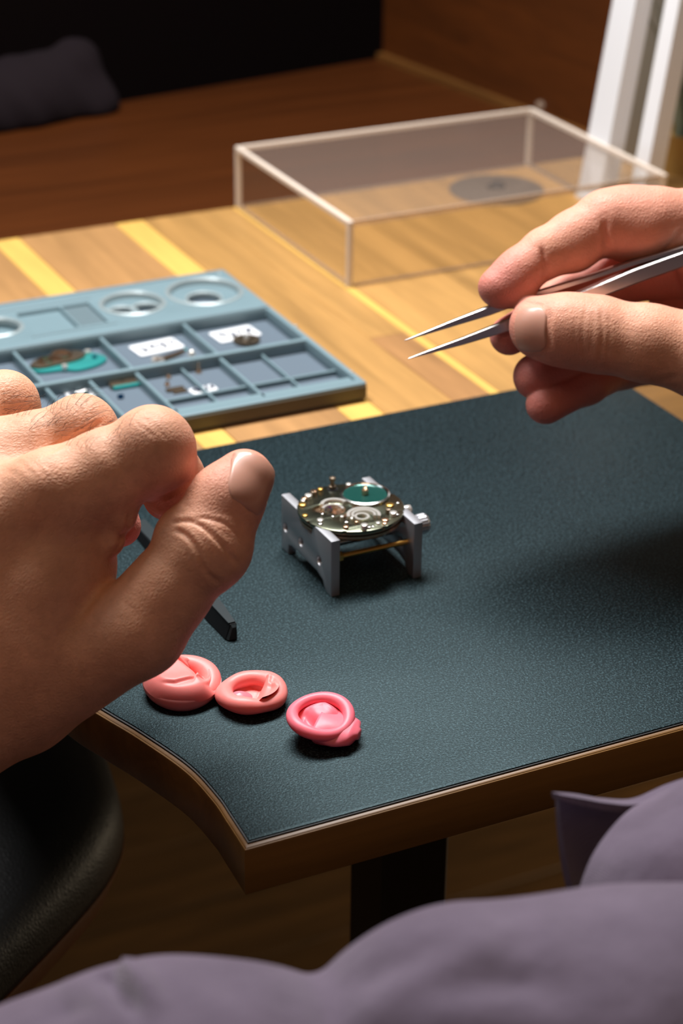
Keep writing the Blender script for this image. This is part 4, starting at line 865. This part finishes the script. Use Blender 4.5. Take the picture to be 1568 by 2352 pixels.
rows = [[(ctr[0]+(x-ctr[0])*sc_, ctr[1]+(y-ctr[1])*sc_, SZT+z+.004) for x, y in ol] for sc_, z in ((.985, -.0127), (1.001, -.0130), (1.001, -.0146), (.90, -.026), (.3, -.032))]
MB().loft(rows).build('seat_shell', M['ply'], st)
MB().cyl((ctr[0]-.06, ctr[1]-.02, FZ+.03), (ctr[0]-.06, ctr[1]-.02, SZT-.0285), .022, seg=32).build('post', M['column'], st)
MB().lathe((ctr[0]-.06, ctr[1]-.02, FZ), [(.0001, .030), (.03, .028), (.105, .010), (.11, .005), (.11, .0006), (.0001, .0006)], 64).build('base', M['column'], st)

# ================================================================== white uprights, plant, cloth
def upright(px0, py0, px1, py1, Y, label, wd=.0087, dp=.0175):
    b, t_ = PY(px0, py0, Y), PY(px1, py1, Y); d = (t_-b)/(t_[2]-b[2]); b = b+d*(BZ-b[2]); t_ = b+d*.22
    root = empty('white_upright', b, label, 'upright', 'white leaning uprights')
    rows = [[(q[0]-.0002, Y, q[2]), (q[0]+wd, Y, q[2]), (q[0]+wd, Y+dp, q[2]), (q[0]-.0002, Y+dp, q[2])] for q in (b, t_)]
    MB().loft(rows).build('rail', M['white'], root)
    rows = [[(q[0]-.0008, Y-.0006, q[2]), (q[0]+wd+.0008, Y-.0006, q[2]), (q[0]+wd+.0008, Y+dp+.0006, q[2]), (q[0]-.0008, Y+dp+.0006, q[2])] for q in (b, b+d*.0030)]
    MB().loft(rows).build('foot', M['white'], root)
upright(1380, 430, 1461, 0, .388, 'white square upright leaning right, left of the pair behind the clear cover')
upright(1480, 430, 1562, 0, .372, 'white square upright leaning right, right of the pair at the frame edge', .0087, .0105)
pb = np.array([.430, .425, BZ])
MB().box(.372, .560, .462, .466, SZ, .26, .001)
pn = MB().box(.395, .60, .442, .447, BZ, .30, .001).build('greige_board', M['greige']); own(pn); tag(pn, 'greige board standing behind the white uprights', 'board')
pot = empty('potted_grass', (.418, .418, BZ), 'small ochre pot of grey-green grass behind the white uprights', 'plant')
MB().lathe((.418, .418, BZ), [(.0001, 0), (.011, 0), (.0135, .018), (.0142, .020), (.0130, .020), (.0120, .016), (.0001, .016)], 40).build('pot', M['pot'], pot)
for i in range(34):
    a = hr.uniform(0, 6.28); ln = hr.uniform(.05, .12); lean = hr.uniform(.1, .45); b = np.array([.418+.007*math.cos(a), .418+.007*math.sin(a), BZ+.016])
    rows = []
    for s in np.linspace(0, 1, 8):
        c = b+np.array([math.cos(a)*lean*ln*s*s, math.sin(a)*min(lean, .2)*ln*s*s, ln*s*(1-.25*lean*s)]); wv = .0014*(1-s**2)+.0001; sd = np.array([-math.sin(a), math.cos(a), 0])*wv
        rows.append([c-sd, c+sd*.2+np.array([0, 0, .0003]), c+sd, c-np.array([0, 0, .0002])])
    MB().loft(rows).build('leaf', M['leafgrey'] if i % 3 else M['leafdark'], pot, 60)
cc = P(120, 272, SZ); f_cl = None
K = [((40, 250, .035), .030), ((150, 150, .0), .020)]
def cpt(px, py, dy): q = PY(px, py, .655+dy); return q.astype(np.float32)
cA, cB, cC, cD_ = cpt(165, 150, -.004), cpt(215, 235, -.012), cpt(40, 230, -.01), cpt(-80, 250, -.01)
def f_mass(p):
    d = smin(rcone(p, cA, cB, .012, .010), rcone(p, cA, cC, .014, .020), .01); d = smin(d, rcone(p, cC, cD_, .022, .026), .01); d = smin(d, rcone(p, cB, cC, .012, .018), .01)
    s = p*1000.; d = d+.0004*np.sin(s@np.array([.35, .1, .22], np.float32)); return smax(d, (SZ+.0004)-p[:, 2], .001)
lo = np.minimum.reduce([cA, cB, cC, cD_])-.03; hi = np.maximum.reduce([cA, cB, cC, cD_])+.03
cv, cq = mesh_sdf(f_mass, lo, hi, .0018, False)
cl = np_mesh('mass', [(cv, cq, np.zeros(len(cv)))], M['mass'], None); own(cl); tag(cl, 'dark mauve cloth heaped at the back of the dark shelf', 'mass')  # lumpy dark mauve form built for an unclear patch
